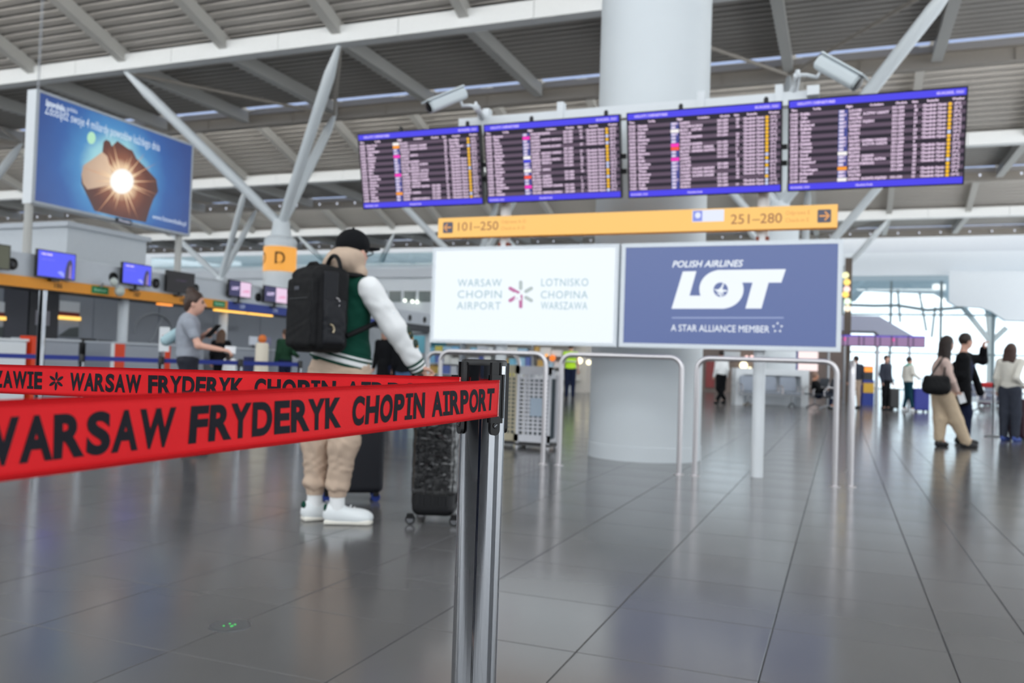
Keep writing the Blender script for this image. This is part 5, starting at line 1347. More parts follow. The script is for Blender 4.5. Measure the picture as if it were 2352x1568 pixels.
# badges on the sleeve
for u, m_, sz in ((0.42, mat('badge_blue', (60, 150, 205), 0.6), 0.012), (0.66, mat('badge_blue', (60, 150, 205), 0.6), 0.008)):
    p = q['shR']*(1-u)+q['elR']*u+RIGHT*0.060-AWAY*0.045; MB().sphere(p, (sz, sz, sz*1.5), 8).build('sleeve_badge', m_, man)
for u in (0.18, 0.30, 0.52):
    p = q['elR']*(1-u)+q['wrR']*u+RIGHT*0.058+UP*0.022-AWAY*0.02
    MB().sphere(p, (0.022, 0.022, 0.030), 8).build('sleeve_badge', mat('badge_dark', (44, 62, 52), 0.6), man); MB().sphere(p+RIGHT*0.012-UP*0.014, 0.011, 6).build('sleeve_badge', mat('badge_gold', (190, 140, 50), 0.6), man)
# hood of the sweatshirt round the neck
hdp = q['head']
g = SDF(); g.ell(onD(789, 607, DM-0.03), (0.118, 0.135, 0.070), None, 0.05); g.ell(onD(801, 592, DM-0.06), (0.088, 0.10, 0.070), None, 0.06); g.cone(onD(757, 616, DM-0.02), onD(776, 592, DM-0.04), 0.036, 0.045, 0.05)
g.cone(onD(800, 628, DM), onD(826, 628, DM-0.05), 0.055, 0.045, 0.05)
g.ell(q['head']+UP*0.06+hf*0.07, (0.086, 0.115, 0.16), [hr, hf, UP], 0.02, True); g.ell(q['head']+hf*0.10+hr*0.07, (0.085, 0.10, 0.14), [hr, hf, UP], 0.02, True)
g.build('hood', C_BEIGE, man, 0.010, wrinkle=0.003, wscale=0.8)
# cap
g = SDF(); cc = q['head']+UP*0.045-hf*0.008
g.ell(cc, (0.096, 0.114, 0.098), [hr, hf, UP]); g.box(cc-UP*0.12, (0.15, 0.2, 0.075), 0.01, [hr, hf, UP], 0.01, True)
g.ell(q['head']-UP*0.02+hf*0.13, (0.09, 0.08, 0.075), [hr, hf, UP], 0.01, True)
cp_ = g.build('cap', C_BLACK, man, 0.009)
br = SDF(); br.ell(cc-UP*0.012+hf*0.135, (0.082, 0.085, 0.014), [hr, hf, nrm(UP-hf*0.12)]); br.build('brim', C_BLACK, cp_, 0.008)
MB().sphere(cc+UP*0.100, 0.009, 8).build('button', C_BLACK, cp_, True)
hs = SDF(); hs.ell(q['head']-UP*0.025-hf*0.03, (0.080, 0.082, 0.085), [hr, hf, UP]); hs.build('hair', C_HAIRB, man, 0.010)
gl = MB()
gl.tube([q['head']+hr*0.084+UP*0.008-hf*0.02, q['head']+hr*0.080+UP*0.010+hf*0.085], 0.005, 6); gl.tube([q['head']+hr*0.072*math.cos(t)+hf*(0.100)+UP*(0.004+0.018*math.sin(t)) for t in np.linspace(0, 2*math.pi, 14, endpoint=False)], 0.004, 5, closed=True)
gl.build('glasses', M_BLACK, man)
# ---------------------------------------------------------------- backpack
bc = onD(733, 712, DM-0.22)
bx_ = [rt, fw, UP]
bp = empty('backpack', bc-UP*0.27, 'black rectangular travel backpack on the back of the capped man', 'backpack')
M_BAG = mat('black_nylon', (15, 15, 18), 0.7, var=0.1, vscale=20, bump=0.08, bscale=500, spec=0.3)
M_BAG2 = mat('black_nylon_shiny', (25, 26, 32), 0.55, var=0.1, vscale=20, bump=0.08, bscale=500, spec=0.35)
g = SDF(); g.box(bc, (0.165, 0.115, 0.250), 0.055, bx_); g.ell(bc+UP*0.17, (0.135, 0.10, 0.10), bx_, 0.04); g.build('main_compartment', M_BAG, bp, 0.010, wrinkle=0.0015)
g = SDF(); g.box(bc-fw*0.110-UP*0.02, (0.150, 0.030, 0.205), 0.028, bx_); g.build('front_pocket', M_BAG, bp, 0.009, wrinkle=0.0015)
g = SDF(); g.box(bc+rt*0.163-UP*0.075, (0.018, 0.075, 0.13), 0.016, bx_); g.build('side_pocket', M_BAG2, bp, 0.008, wrinkle=0.002)
g = SDF(); g.box(bc+rt*0.162+UP*0.10-fw*0.03, (0.010, 0.05, 0.12), 0.009, bx_); g.build('side_panel', M_BAG2, bp, 0.008)
hp = bc+UP*0.235+fw*0.055
MB().tube([hp+rt*(0.05+0.075*math.cos(t))+UP*(0.10*math.sin(t)-0.01) for t in np.linspace(0, math.pi, 11)], 0.013, 8).build('grab_handle', M_BAG, bp, True)
MB().tube([bc+UP*0.245-fw*0.05-rt*0.07, bc+UP*0.272-fw*0.05-rt*0.03, bc+UP*0.272-fw*0.05+rt*0.03, bc+UP*0.245-fw*0.05+rt*0.07], 0.012, 8).build('top_handle', M_BAG, bp, True)
for sg, sh in ((1, q['shR']), (-1, q['shL'])):
    P = [bc+UP*0.22+fw*0.10+rt*sg*0.09, sh+UP*0.075-rt*sg*0.045-fw*0.02, sh+UP*0.045-rt*sg*0.04+fw*0.085, sh-UP*0.12-rt*sg*0.01+fw*0.155, sh-UP*0.20+rt*sg*0.045+fw*0.06, bc-UP*0.15+fw*0.09+rt*sg*0.16]
    st = MB()
    for a, b in zip(P[:-1], P[1:]): st.tube([a, b], 0.016, 8); 
    st.build('shoulder_strap', M_BAG, bp, True)
for p, m_ in ((bc+rt*0.174+UP*0.055+fw*0.02, M_STAIN), (bc+rt*0.186-UP*0.10-fw*0.02, mat('pale_brass', (206, 190, 160), 0.35, metal=0.6))):
    MB().tube([p, p-UP*0.02+fw*0.008, p-UP*0.035], 0.0055, 6).build('zip_pull', m_, bp); MB().tube([p-fw*0.02+UP*0.012, p+UP*0.004], 0.005, 6).build('zip_pull', m_, bp)
MB().box(bc-fw*0.142+UP*0.12-rt*0.02, (0.05, 0.003, 0.022), bx_).build('logo', mat('logo_dim', (70, 72, 82), 0.5), bp)
zl = MB()
zl.tube([bc-fw*0.134+rt*0.135+UP*0.16, bc-fw*0.134+rt*0.135-UP*0.2], 0.004, 5); zl.tube([bc-fw*0.139-rt*0.1+UP*0.06, bc-fw*0.139+rt*0.1+UP*0.06], 0.004, 5)
zl.build('zip', M_BLACKG, bp)

# ---------------------------------------------------------------- suitcases
def suitcase(base, th, w, d, h, label, shell, wheel_m, handle=None, ribs=True, wheel_hub=None, group=None, side_wheels=False):
    """base on the floor, th = heading of the wide side, w/d/h body"""
    B = np.array([base[0], base[1], 0.0]); a = RIGHT*math.cos(math.radians(th))+AWAY*math.sin(math.radians(th)); b = RIGHT*math.sin(math.radians(th))-AWAY*math.cos(math.radians(th))
    t = empty('suitcase', B, label, 'suitcase', group); z0 = 0.055; vx = 0.014 if h > 0.5 else 0.018
    g = SDF(); g.box(B+UP*(z0+h/2), (w/2, d/2, h/2), 0.045, [a, b, UP]); sh = g.build('shell', shell, t, vx)
    if ribs:
        rb = MB()
        for k in range(5):
            o = (k-2)*d*0.17
            for sg in (-1, 1): rb.tube([B+a*sg*(w/2+0.001)+b*o+UP*(z0+0.07), B+a*sg*(w/2+0.001)+b*o+UP*(z0+h-0.07)], 0.006, 5)
        for k in range(7):
            o = (k-3)*w*0.125
            for sg in (-1, 1): rb.tube([B+b*sg*(d/2+0.001)+a*o+UP*(z0+0.07), B+b*sg*(d/2+0.001)+a*o+UP*(z0+h-0.07)], 0.006, 5)
        rb.build('ribs', shell, sh)
    for i in (-1, 1):
        for j in (-1, 1):
            c = B+a*i*(w/2-0.05)+b*j*(d/2-0.020)+UP*0.030
            wx = b
            if side_wheels: c = B+a*i*(w/2-0.02)+b*j*(d/2+0.004)+UP*0.032; wx = a
            wh = MB().lathe(c-wx*0.012, [(0.031, 0), (0.031, 0.024)], 16, [np.cross(UP, wx), UP, wx]).build('wheel', wheel_m, t)
            if wheel_hub:
                for sg in (-1, 1): MB().lathe(c+wx*sg*0.013, [(0.021, -0.001), (0.014, 0.004)], 12, [np.cross(UP, wx), UP, wx]).build('hub', wheel_hub, wh)
            MB().box(c+UP*0.022, (0.04, 0.04, 0.03), [a, b, UP]).build('caster_fork', M_BLACK, t)
    if handle:
        hz = handle; e = 0.11
        MB().tube([B-a*0+b*e*0.8+UP*(z0+h-0.02), B+b*e*0.8+UP*hz], 0.010, 8).build('handle_tube', M_STAIND, t); MB().tube([B-b*e*0.8+UP*(z0+h-0.02), B-b*e*0.8+UP*hz], 0.010, 8).build('handle_tube', M_STAIND, t)
        MB().rbox(B+UP*hz, (0.03, 0.028, 2*e+0.02), 0.012, [a, UP, b]).build('handle_grip', M_BLACK, t)
    return t, B, a, b
M_HARD = mat('black_hard_shell', (15, 15, 19), 0.42, var=0.1, bump=0.1, bscale=400)
pc = onZ(997, 1205)
# wrapped case: tall, narrow side to the camera
wsc, WB, wa, wbv = suitcase((pc+AWAY*0.20)[:2], 87, 0.48, 0.265, 0.69, 'black suitcase wrapped in glossy cling film next to the barrier post', M_HARD, M_RUBBER, None, True, M_CHROME, None, True)
M_FILM = mat('cling_film_black', (9, 9, 11), 0.06, bump=0.7, bscale=5.0, spec=1.0, coat=1.0, stretch=(1, 1, 3.0))
g = SDF(); g.box(WB+UP*(0.055+0.69/2+0.05), (0.246, 0.139, 0.285), 0.045, [wa, wbv, UP]); g.build('film_wrap', M_FILM, wsc, 0.012, wrinkle=0.002, wscale=1.2)
gp = q['wrR']+nrm(q['wrR']-q['elR'])*0.07
htop = gp+UP*(-0.012)
base_h = WB+UP*(0.055+0.69-0.02)
for o in (-0.075, 0.075): MB().tube([base_h+wa*o*0.9+wbv*0.0, htop+wa*o], 0.009, 8).build('handle_tube', M_STAIND, wsc)
MB().tube([htop-wa*0.10, htop+wa*0.10], 0.016, 10).build('handle_grip', M_BLACK, wsc, True)
pc2 = onZ(800, 1150)
suitcase((pc2+AWAY*0.10)[:2], 12, 0.44, 0.27, 0.66, 'matt black suitcase with blue wheels behind the capped man\'s legs', mat('black_woven_shell', (34, 36, 44), 0.6, var=0.1, bump=0.2, bscale=250), mat('blue_wheel', (34, 62, 150), 0.5), 0.95, False, None)

# ---------------------------------------------------------------- woman in the grey t-shirt
DW = 8.7
wg, qw, (wf, wr_, whf, whr, ws) = person('woman in grey t-shirt with hair in a bun, looking at her phone by the desks', (436, 1038), DW, 1.66, 8, 15,
    dict(head=(449, 697, 0), neck=(434, 727, 0), chest=(432, 760, 0), hip=(432, 822, 0), shR=(434, 742, -0.16), shL=(440, 740, 0.16), elR=(456, 793, -0.20), wrR=(508, 803, -0.22), elL=(456, 778, 0.20), wrL=(474, 766, 0.10)),
    top=C_GREY, top_kind='short', pants=mat('dark_navy_jeans', (30, 33, 46), 0.8, var=0.08), shoes=C_SHOEB, hair='bun', hair_m=mat('dark_chestnut_hair', (66, 48, 40), 0.5, var=0.25, vscale=30), vox=0.013, build_w=0.97, hands=(0.8, 0.6))
p = onD(529, 803, DW-0.22); o = MB().box(p, (0.11, 0.004, 0.072), [nrm(RIGHT-UP*0.05), AWAY, nrm(UP+RIGHT*0.05)]).build('document', M_PAPER); tag(o, 'white document held out in the woman\'s right hand', 'document')
p = onD(489, 760, DW-0.06); o = MB().rbox(p, (0.085, 0.17, 0.010), 0.008, [nrm(AWAY*0.8+RIGHT*0.3), nrm(UP*0.75+RIGHT*0.66), nrm(np.cross(nrm(AWAY*0.8+RIGHT*0.3), nrm(UP*0.75+RIGHT*0.66)))]).build('phone', M_BLACKG); tag(o, 'black phone in the raised hand of the woman in grey', 'phone')
p = onD(396, 775, DW+0.06); g = SDF(); g.cone(p+RIGHT*0.05+UP*0.05, p-RIGHT*0.06-UP*0.03, 0.055, 0.06, 0.04)
tb_ = empty('tote_bag', p-UP*0.15, 'pale aqua bag behind the back of the woman in grey', 'bag'); g.build('body', mat('aqua_cloth', (176, 206, 214), 0.7), tb_, 0.014); MB().tube([p+RIGHT*0.05+UP*0.10, qw['shR']+UP*0.05, qw['chest']], 0.008, 6).build('strap', mat('aqua_cloth', (176, 206, 214), 0.7), tb_)

# ---------------------------------------------------------------- people at the desks and behind
person('man in dark green jumper leaning on the farthest desk', (652, 908), 21.9, 1.74, 150, 130, dict(elR=(676, 812, -0.1), wrR=(684, 818, 0.2)), top=C_DGREEN, pants=C_NAVY, shoes=C_SHOEB, hair='short', hair_m=C_HAIRB, vox=0.024, build_w=1.12)
person('woman with brown hair in dark clothes beyond the outstretched hand', (503, 905), 19.5, 1.60, 90, 90, top=C_BLACK, pants=C_BLACK, shoes=C_SHOEB, hair='bob', hair_m=C_HAIRB, vox=0.025)
person('person in white top and green trousers beside the cream stand', (524, 920), 17.5, 1.12, 60, 60, top=C_WHITE, pants=mat('grass_green_cloth', (70, 118, 60), 0.8, var=0.1), shoes=C_SHOEB, hair='bob', hair_m=C_HAIRD, vox=0.025, leg_w=1.3)
person('blond person in black coat partly hidden behind the white sleeve', (880, 942), 17.5, 1.70, 250, 250, top=C_BLACK, pants=C_NAVY, shoes=C_SHOEB, hair='bob', hair_m=C_HAIRBL, vox=0.022, coat_len=0.25)
person('person in black jacket and blue jeans behind the capped man\'s forearm', (922, 945), 16.5, 1.45, 70, 80, top=C_BLACK, pants=mat('blue_jeans', (70, 100, 140), 0.8, var=0.1), shoes=C_SHOEB, hair='short', hair_m=C_HAIRD, vox=0.024)
# ---------------------------------------------------------------- airport worker
hv, qh, (f_, r_, hf_, hr_, s_) = person('worker in yellow hi-vis vest and navy trousers beside the round column', (1308, 917), 26.5, 1.76, 80, 85, top=C_HIVIS, top_kind='vest', pants=C_NAVY, shoes=C_SHOEB, hair='short', hair_m=C_HAIRD, vox=0.024, build_w=1.05, leg_w=1.1)
for z in (1.18, 1.32):
    c = qh['hip']*[1, 1, 0]+UP*z*s_; MB().tube([c+r_*0.19*math.cos(t)+f_*0.145*math.sin(t) for t in np.linspace(0, 2*math.pi, 24, endpoint=False)], 0.022, 6, closed=True).build('reflective_band', mat('reflective_silver', (214, 222, 214), 0.4), hv, True)
# ---------------------------------------------------------------- far right people
person('walking person in white shirt and black trousers under the airline light box', (1655, 925), 27.2, 1.70, 100, 110, dict(anR=(1648, 918, -0.1), anL=(1664, 917, 0.1)), top=C_WHITE, pants=C_BLACK, shoes=C_SHOEB, hair='short', hair_m=C_HAIRD, vox=0.024, leg_w=1.15)
person('person in dark vest and beige trousers just right of the end rail', (1965, 938), 26.8, 1.66, 120, 100, top=C_DGREY, top_kind='long', pants=C_BEIGE, shoes=C_SHOEB, hair='short', hair_m=C_HAIRD, vox=0.024)
person('man in grey jacket waiting with a black suitcase in the far queue', (2033, 941), 26.5, 1.70, 290, 300, top=C_DGREY, pants=C_BLACK, shoes=C_SHOEB, hair='short', hair_m=C_HAIRD, vox=0.024, build_w=1.1)
fb = onZ(2048, 941); suitcase(fb[:2], 20, 0.40, 0.25, 0.62, 'black suitcase of the man in the grey jacket', M_HARD, M_RUBBER, 0.95, False)
w3, q3, (f3, r3, hf3, hr3, s3) = person('woman in white coat and teal scarf pushing a blue suitcase in the queue', (2085, 945), 25.7, 1.66, 10, 10, dict(anR=(2096, 936, -0.1), anL=(2076, 935, 0.1), elR=(2098, 858, -0.2), wrR=(2108, 866, -0.2)), top=C_CREAM, pants=C_DTEAL, shoes=C_SHOEW, hair='short', hair_m=C_HAIRD, vox=0.022, build_w=1.1)
g = SDF(); g.ell(q3['neck'], (0.10, 0.10, 0.06), None, 0.03); g.cone(q3['neck']+f3*0.08, q3['neck']+f3*0.13-UP*0.3, 0.06, 0.05, 0.04); g.build('scarf', C_TEAL, w3, 0.02)
fb = onZ(2112, 946); suitcase(fb[:2], 5, 0.48, 0.28, 0.66, 'royal blue suitcase pushed by the woman with the teal scarf', mat('blue_shell', (50, 58, 150), 0.5, var=0.06), M_RUBBER, 1.0, False)

# seats, bench block and the seated man
def seat_row(px, py, Dd, th, n, label, m_seat):
    B = onD(px, py, Dd)*[1, 1, 0]; a = RIGHT*math.cos(math.radians(th))+AWAY*math.sin(math.radians(th)); f = RIGHT*math.cos(math.radians(th-90))+AWAY*math.sin(math.radians(th-90))
    t = empty('seat_row', B, label, 'seats')
    MB().box(B+UP*0.36, (n*0.62, 0.06, 0.05), [a, f, UP]).build('beam', M_STAIND, t)
    for i in range(n):
        c = B+a*(i-(n-1)/2)*0.62
        MB().rbox(c+f*0.05+UP*0.43, (0.50, 0.46, 0.04), 0.05, [a, f, UP]).build('seat', m_seat, t)
        up2 = nrm(UP-f*0.28); MB().rbox(c-f*0.24+UP*0.70, (0.50, 0.46, 0.035), 0.05, [a, up2, np.cross(a, up2)]).build('backrest', m_seat, t)
        for sg in (-1, 1): MB().tube([c+a*sg*0.29-f*0.18+UP*0.40, c+a*sg*0.29-f*0.16+UP*0.64, c+a*sg*0.29+f*0.14+UP*0.66, c+a*sg*0.29+f*0.26+UP*0.55, c+a*sg*0.29+f*0.25+UP*0.40], 0.017, 8).build('armrest', M_STAIN, t)
    for i in (-1, 1):
        c = B+a*i*(n*0.62/2-0.25)
        MB().tube([c-f*0.28+UP*0.02, c+UP*0.12, c+UP*0.36], 0.025, 8).build('leg', M_STAIND, t); MB().tube([c+f*0.28+UP*0.02, c+UP*0.12], 0.025, 8).build('leg', M_STAIND, t)
    return t, B, a, f
M_SEAT = mat('grey_perforated_seat', (150, 158, 172), 0.5, var=0.05)
bw0 = onZ(1694, 930); bw1 = onZ(1850, 934); bm = (bw0+bw1)/2
bm = bm-AWAY*0.65
bt = empty('white_counter', bm+AWAY*0.9, 'white square-ended counter block behind grey seats in the distance', 'counter')
LW = np.linalg.norm(bw1-bw0)
MB().box(bm+AWAY*0.9+UP*1.06, (LW, 0.5, 0.20), [RIGHT, AWAY, UP]).build('top_slab', M_WHITE, bt)
for sg in (-1, 1): MB().box(bm+AWAY*0.9+RIGHT*sg*(LW/2-0.12)+UP*0.48, (0.24, 0.5, 0.96), [RIGHT, AWAY, UP]).build('end_panel', M_WHITE, bt)
MB().box(bm+AWAY*1.1+UP*0.5, (LW-0.5, 0.06, 0.95), [RIGHT, AWAY, UP]).build('back_panel', M_OFFW, bt)
seat_row(1768, 934, 26.2, 0, 3, 'row of grey perforated seats in front of the white counter', M_SEAT)
seat_row(1886, 936, 25.8, -80, 2, 'pair of dark seats with steel armrests, one taken by a man', mat('dark_seat', (60, 64, 74), 0.5))
D5 = 25.9
person('seated man in black sweater and jeans near the end rail', (1893, 934), D5, 1.72, 10, 10, dict(head=(1873, 863, 0), neck=(1870, 875, 0), chest=(1874, 888, 0), hip=(1880, 907, 0), knR=(1911, 905, -0.1), knL=(1911, 904, 0.1), anR=(1906, 930, -0.1), anL=(1908, 929, 0.1), shR=(1871, 880, -0.18), shL=(1872, 879, 0.18), elR=(1882, 896, -0.2), wrR=(1898, 895, -0.15), elL=(1884, 895, 0.2), wrL=(1900, 893, 0.1), hpR=(1884, 907, -0.09), hpL=(1884, 906, 0.09)), top=C_BLACK, pants=C_NAVY, shoes=C_SHOEB, hair='short', hair_m=mat('thin_grey_hair', (150, 120, 104), 0.6), vox=0.022, skin=M_SKIN2, seated=True)

# ---------------------------------------------------------------- couple at right
DC = 12.65
bwm, qb, (bf, br_, bhf, bhr, bs) = person('woman with long dark hair in beige knit and wide sand trousers, black handbag on shoulder', (2180, 1025), DC, 1.68, 15, 15,
    dict(head=(2177, 790, 0), neck=(2168, 816, 0), chest=(2164, 850, 0), hip=(2166, 905, 0), shR=(2170, 832, -0.16), shL=(2168, 828, 0.16), elR=(2186, 874, -0.22), wrR=(2197, 896, -0.16), elL=(2180, 870, 0.2), wrL=(2190, 894, 0.22), knR=(2196, 965, -0.05), anR=(2218, 1016, -0.05), knL=(2160, 962, 0.06), anL=(2157, 1008, 0.06)),
    top=C_PINKB, pants=C_SAND, shoes=C_SHOEB, hair='long', hair_m=C_HAIRD, vox=0.015, leg_w=1.5, build_w=1.0, foot_th=(0, 20))
p = onD(2209, 914, DC-0.16); o = MB().box(p, (0.10, 0.003, 0.15), [nrm(RIGHT+UP*0.35), AWAY, nrm(UP-RIGHT*0.35)]).build('ticket', M_PAPER); tag(o, 'white ticket in the hand of the woman in beige', 'ticket')
bp2 = onD(2151, 882, DC-0.26); hb2 = empty('handbag', bp2-UP*0.16, 'large soft black handbag hanging at the beige woman\'s side', 'handbag')
g = SDF(); g.box(bp2, (0.19, 0.07, 0.13), 0.06, [RIGHT, AWAY, UP]); g.ell(bp2-UP*0.05, (0.205, 0.085, 0.11), [RIGHT, AWAY, UP], 0.05); g.build('body', M_BAG, hb2, 0.016, wrinkle=0.004)
for o in (-0.10, 0.10): MB().tube([bp2+RIGHT*o+UP*0.10, qb['shR']+UP*0.075+RIGHT*o*0.25-AWAY*0.01], 0.013, 6).build('strap', M_BAG, hb2)
DK = 13.4
bk, qk, (kf, kr, khf, khr, ks) = person('man in open black coat raising his hand, beside the beige woman', (2212, 1008), DK, 1.76, 5, 0,
    dict(head=(2219, 784, 0), neck=(2212, 810, 0), chest=(2213, 845, 0), hip=(2210, 900, 0), shR=(2212, 822, -0.19), shL=(2216, 820, 0.19), elL=(2258, 828, 0.2), wrL=(2259, 800, 0.12), elR=(2206, 862, -0.2), wrR=(2219, 848, -0.12)),
    top=C_NAVY, pants=C_NAVY, shoes=C_SHOEB, hair='short', hair_m=C_HAIRD, vox=0.015, hands=(0.8, 0.9))
g = SDF(); g.cone(qk['shR']-UP*0.02, qk['hip']-UP*0.12-kf*0.03-AWAY*0.13, 0.10, 0.10, 0.05); g.cone(qk['shL']-UP*0.02, qk['hip']-UP*0.10+kf*0.10+AWAY*0.14, 0.10, 0.10, 0.05); g.cone(qk['chest']-kf*0.06, qk['hip']-kf*0.08-UP*0.1, 0.13, 0.13, 0.05); g.cone(qk['shR'], qk['shL'], 0.085, 0.085, 0.05)
g.ell(qk['chest']+kf*0.20-UP*0.1, (0.10, 0.10, 0.38), None, 0.04, True)
for k in 'RL': g.cone(qk['sh'+k], qk['el'+k], 0.082, 0.068, 0.04); g.cone(qk['el'+k], qk['wr'+k]*0.94+qk['el'+k]*0.06, 0.068, 0.058, 0.04)
g.cone(qk['shL']-UP*0.10+kf*0.10, onD(2252, 902, DK+0.15), 0.05, 0.06, 0.05)
g.build('coat', C_BLACK, bk, 0.016, wrinkle=0.004)
o = MB().rbox(onD(2230, 842, DK-0.10), (0.075, 0.15, 0.009), 0.008, [AWAY, nrm(RIGHT+UP*0.25), nrm(UP-RIGHT*0.25)]).build('phone', mat('blue_phone', (60, 84, 150), 0.3)); tag(o, 'blue phone held by the man in the black coat', 'phone')
# ---------------------------------------------------------------- woman at right edge
DR = 14.4
rwm, qr, _ = person('woman with brown bob in cream sweater and charcoal trousers at the right edge', (2318, 1012), DR, 1.65, 30, 35, dict(elR=(2334, 868, -0.2), wrR=(2347, 884, -0.05)), top=C_CREAM, pants=C_DGREY, shoes=mat('blue_trainer', (70, 92, 168), 0.6), hair='bob', hair_m=mat('chestnut_hair', (70, 46, 38), 0.5, var=0.2), vox=0.016, leg_w=1.35)
fb = onZ(2349, 1012); suitcase(fb[:2], 30, 0.44, 0.28, 0.66, 'dark maroon suitcase at the right picture edge', mat('maroon_shell', (62, 28, 42), 0.5, var=0.06), M_RUBBER, 0.98, True)
# distant luggage, trolleys and posts right of the couple
p = onZ(2312, 930); seat_row(2290, 928, 27.0, 10, 3, 'distant grey seat row right of the couple', mat('blue_grey_seat', (120, 128, 146), 0.5))
pb = onD(2270, 884, 26.6); o = SDF().box(pb, (0.22, 0.12, 0.08), 0.05).build('red_bag', mat('red_bag_cloth', (196, 40, 44), 0.7), None, 0.03); tag(o, 'red bag lying on the distant seats right of the couple', 'bag')
blue_post(2284, 15.4, 'thin steel queue post standing alone right of the couple', 0.98, 0.02)
for i, (px, lab, c_) in enumerate(((2262, 'plum suitcase by the distant seats, left one', (70, 40, 66)), (2300, 'black suitcase by the distant seats, right one', (36, 38, 44)))):
    fb = onZ(px, 932); suitcase(fb[:2], 15, 0.40, 0.25, 0.55, lab, mat('case_shell_%d' % i, c_, 0.5), M_RUBBER, None, False)

# ---------------------------------------------------------------- distant departures board and its canopy
YQ = 34.0
qz = [onY(x, y, YQ) for x, y in ((1925, 768), (2125, 772), (2125, 797), (1925, 795))]
db = empty('departures_board', onY(2030, 797, YQ), 'long distant departures board of glowing violet screens', 'departures board')
xa, xb = onY(1900, 782, YQ)[0], onY(2125, 784, YQ)[0]; z1 = onY(2030, 770, YQ)[2]; z0 = onY(2030, 796, YQ)[2]
MB().span((xa, YQ, z0), (xb, YQ+0.12, z1)).build('case', M_SFR, db)
nsc = 6; wv_ = (xb-xa)/nsc
for i in range(nsc):
    x0 = xa+i*wv_+0.02; x1 = x0+wv_-0.04
    pn = MB().span((x0, YQ-0.012, z0+0.02), (x1, YQ, z1-0.06)).build('screen', glow('far_screen', (150, 118, 160), 1.0), db)
    MB().span((x0, YQ-0.014, z1-0.06), (x1, YQ, z1-0.01)).build('screen_header', glow('far_screen_head', (96, 78, 206), 1.0), pn)
    MB().span((x0+0.22*wv_, YQ-0.016, z0+0.02), (x0+0.30*wv_, YQ-0.012, z1-0.06)).build('screen_gap', glow('far_screen_dark', (60, 44, 84), 1.0), pn)
    if i in (1, 4): MB().span((x0+0.02, YQ-0.016, z0+0.2), (x0+0.07, YQ-0.012, z1-0.1)).build('pink_tag', glow('logo_magenta2', (255, 60, 170), 1.0), pn)
for i in range(3): MB().cyl((xa+(i+0.55)*(xb-xa)/3, YQ+0.06, 0), (xa+(i+0.55)*(xb-xa)/3, YQ+0.06, z0), 0.04, n=8).build('leg', M_STAIND, db)
cpq = [onY(x, y, 38.0) for x, y in ((1900, 722), (2020, 726), (2110, 778), (2030, 778), (2010, 760), (1900, 758))]
o = MB().prism(cpq, (0, 2.2, 0)).build('canopy', mat('lilac_canopy', (186, 190, 212), 0.5)); tag(o, 'lilac-grey sloping canopy above the distant departures board', 'canopy')
cpz = min(p_[2] for p_ in cpq)
for p_ in (cpq[0], cpq[3]): MB().cyl((p_[0]*0.9, 39.6, 0), (p_[0]*0.9, 39.6, cpz+0.35), 0.06, n=8).build('leg', M_STAIND, o)
# dark shop block with a strip of lamps
sh0 = onY(1640, 860, 44.0)[0]; sh1 = onY(1937, 860, 44.0)[0]
sb1 = MB().span((sh0-6, 44.0, 0), (sh1, 48.0, 3.4)).build('wall_shop', mat('shop_taupe', (126, 112, 106), 0.6, var=0.08), keep_origin=True); tag(sb1, 'taupe shop block behind the airline light box', kind='structure')
def on_shop(x0, y0, x1, y1, m_, name, Y=43.9, par=None):
    a = onY(x0, y0, Y); b = onY(x1, y1, Y); return MB().span((a[0], Y, b[2]), (b[0], Y+0.08, a[2])).build(name, m_, par or sb1)
on_shop(1822, 806, 1833, 852, M_BLUEP, 'blue_post_panel'); on_shop(1833, 806, 1878, 852, glow('shop_screen', (255, 232, 230), 1.15), 'bright_screen')
on_shop(1768, 808, 1822, 852, M_GREYP, 'pale_panel'); on_shop(1655, 806, 1700, 826, M_OFFW, 'white_sign'); on_shop(1622, 830, 1640, 890, mat('shop_red', (150, 70, 70), 0.6), 'red_shelf')
for x, y, r, m_ in ((1708, 839, 0.20, glow('shop_lamp', (255, 244, 200), 3)), (1722, 847, 0.10, glow('shop_lamp', (255, 244, 200), 3)), (1715, 821, 0.10, glow('shop_pink_lamp', (255, 210, 205), 2)), (1727, 820, 0.09, glow('shop_pink_lamp', (255, 210, 205), 2))):
    MB().sphere(onY(x, y, 43.7), r, 8).build('shop_lamp', m_, sb1)
p = onY(1944, 860, 36.0); lt = empty('lamp_tower', (p[0], 36.0, 0), 'slim tower of warm round lamps beside the airline light box', 'lamp tower')
zt = onY(1944, 592, 36.0)[2]; MB().span((p[0]-0.13, 36.0, 0), (p[0]+0.13, 36.3, zt)).build('mast', mat('brown_mast', (104, 92, 84), 0.6), lt)
for y, c_ in ((632, (240, 240, 180)), (648, (255, 214, 110)), (664, (255, 210, 200)), (676, (255, 210, 100)), (692, (225, 250, 215)), (708, (250, 230, 200))):
    MB().sphere(onY(1944+random.uniform(-3, 3), y, 35.85), 0.13, 10).build('lamp', glow('tower_lamp_%d' % y, c_, 1.5), lt)
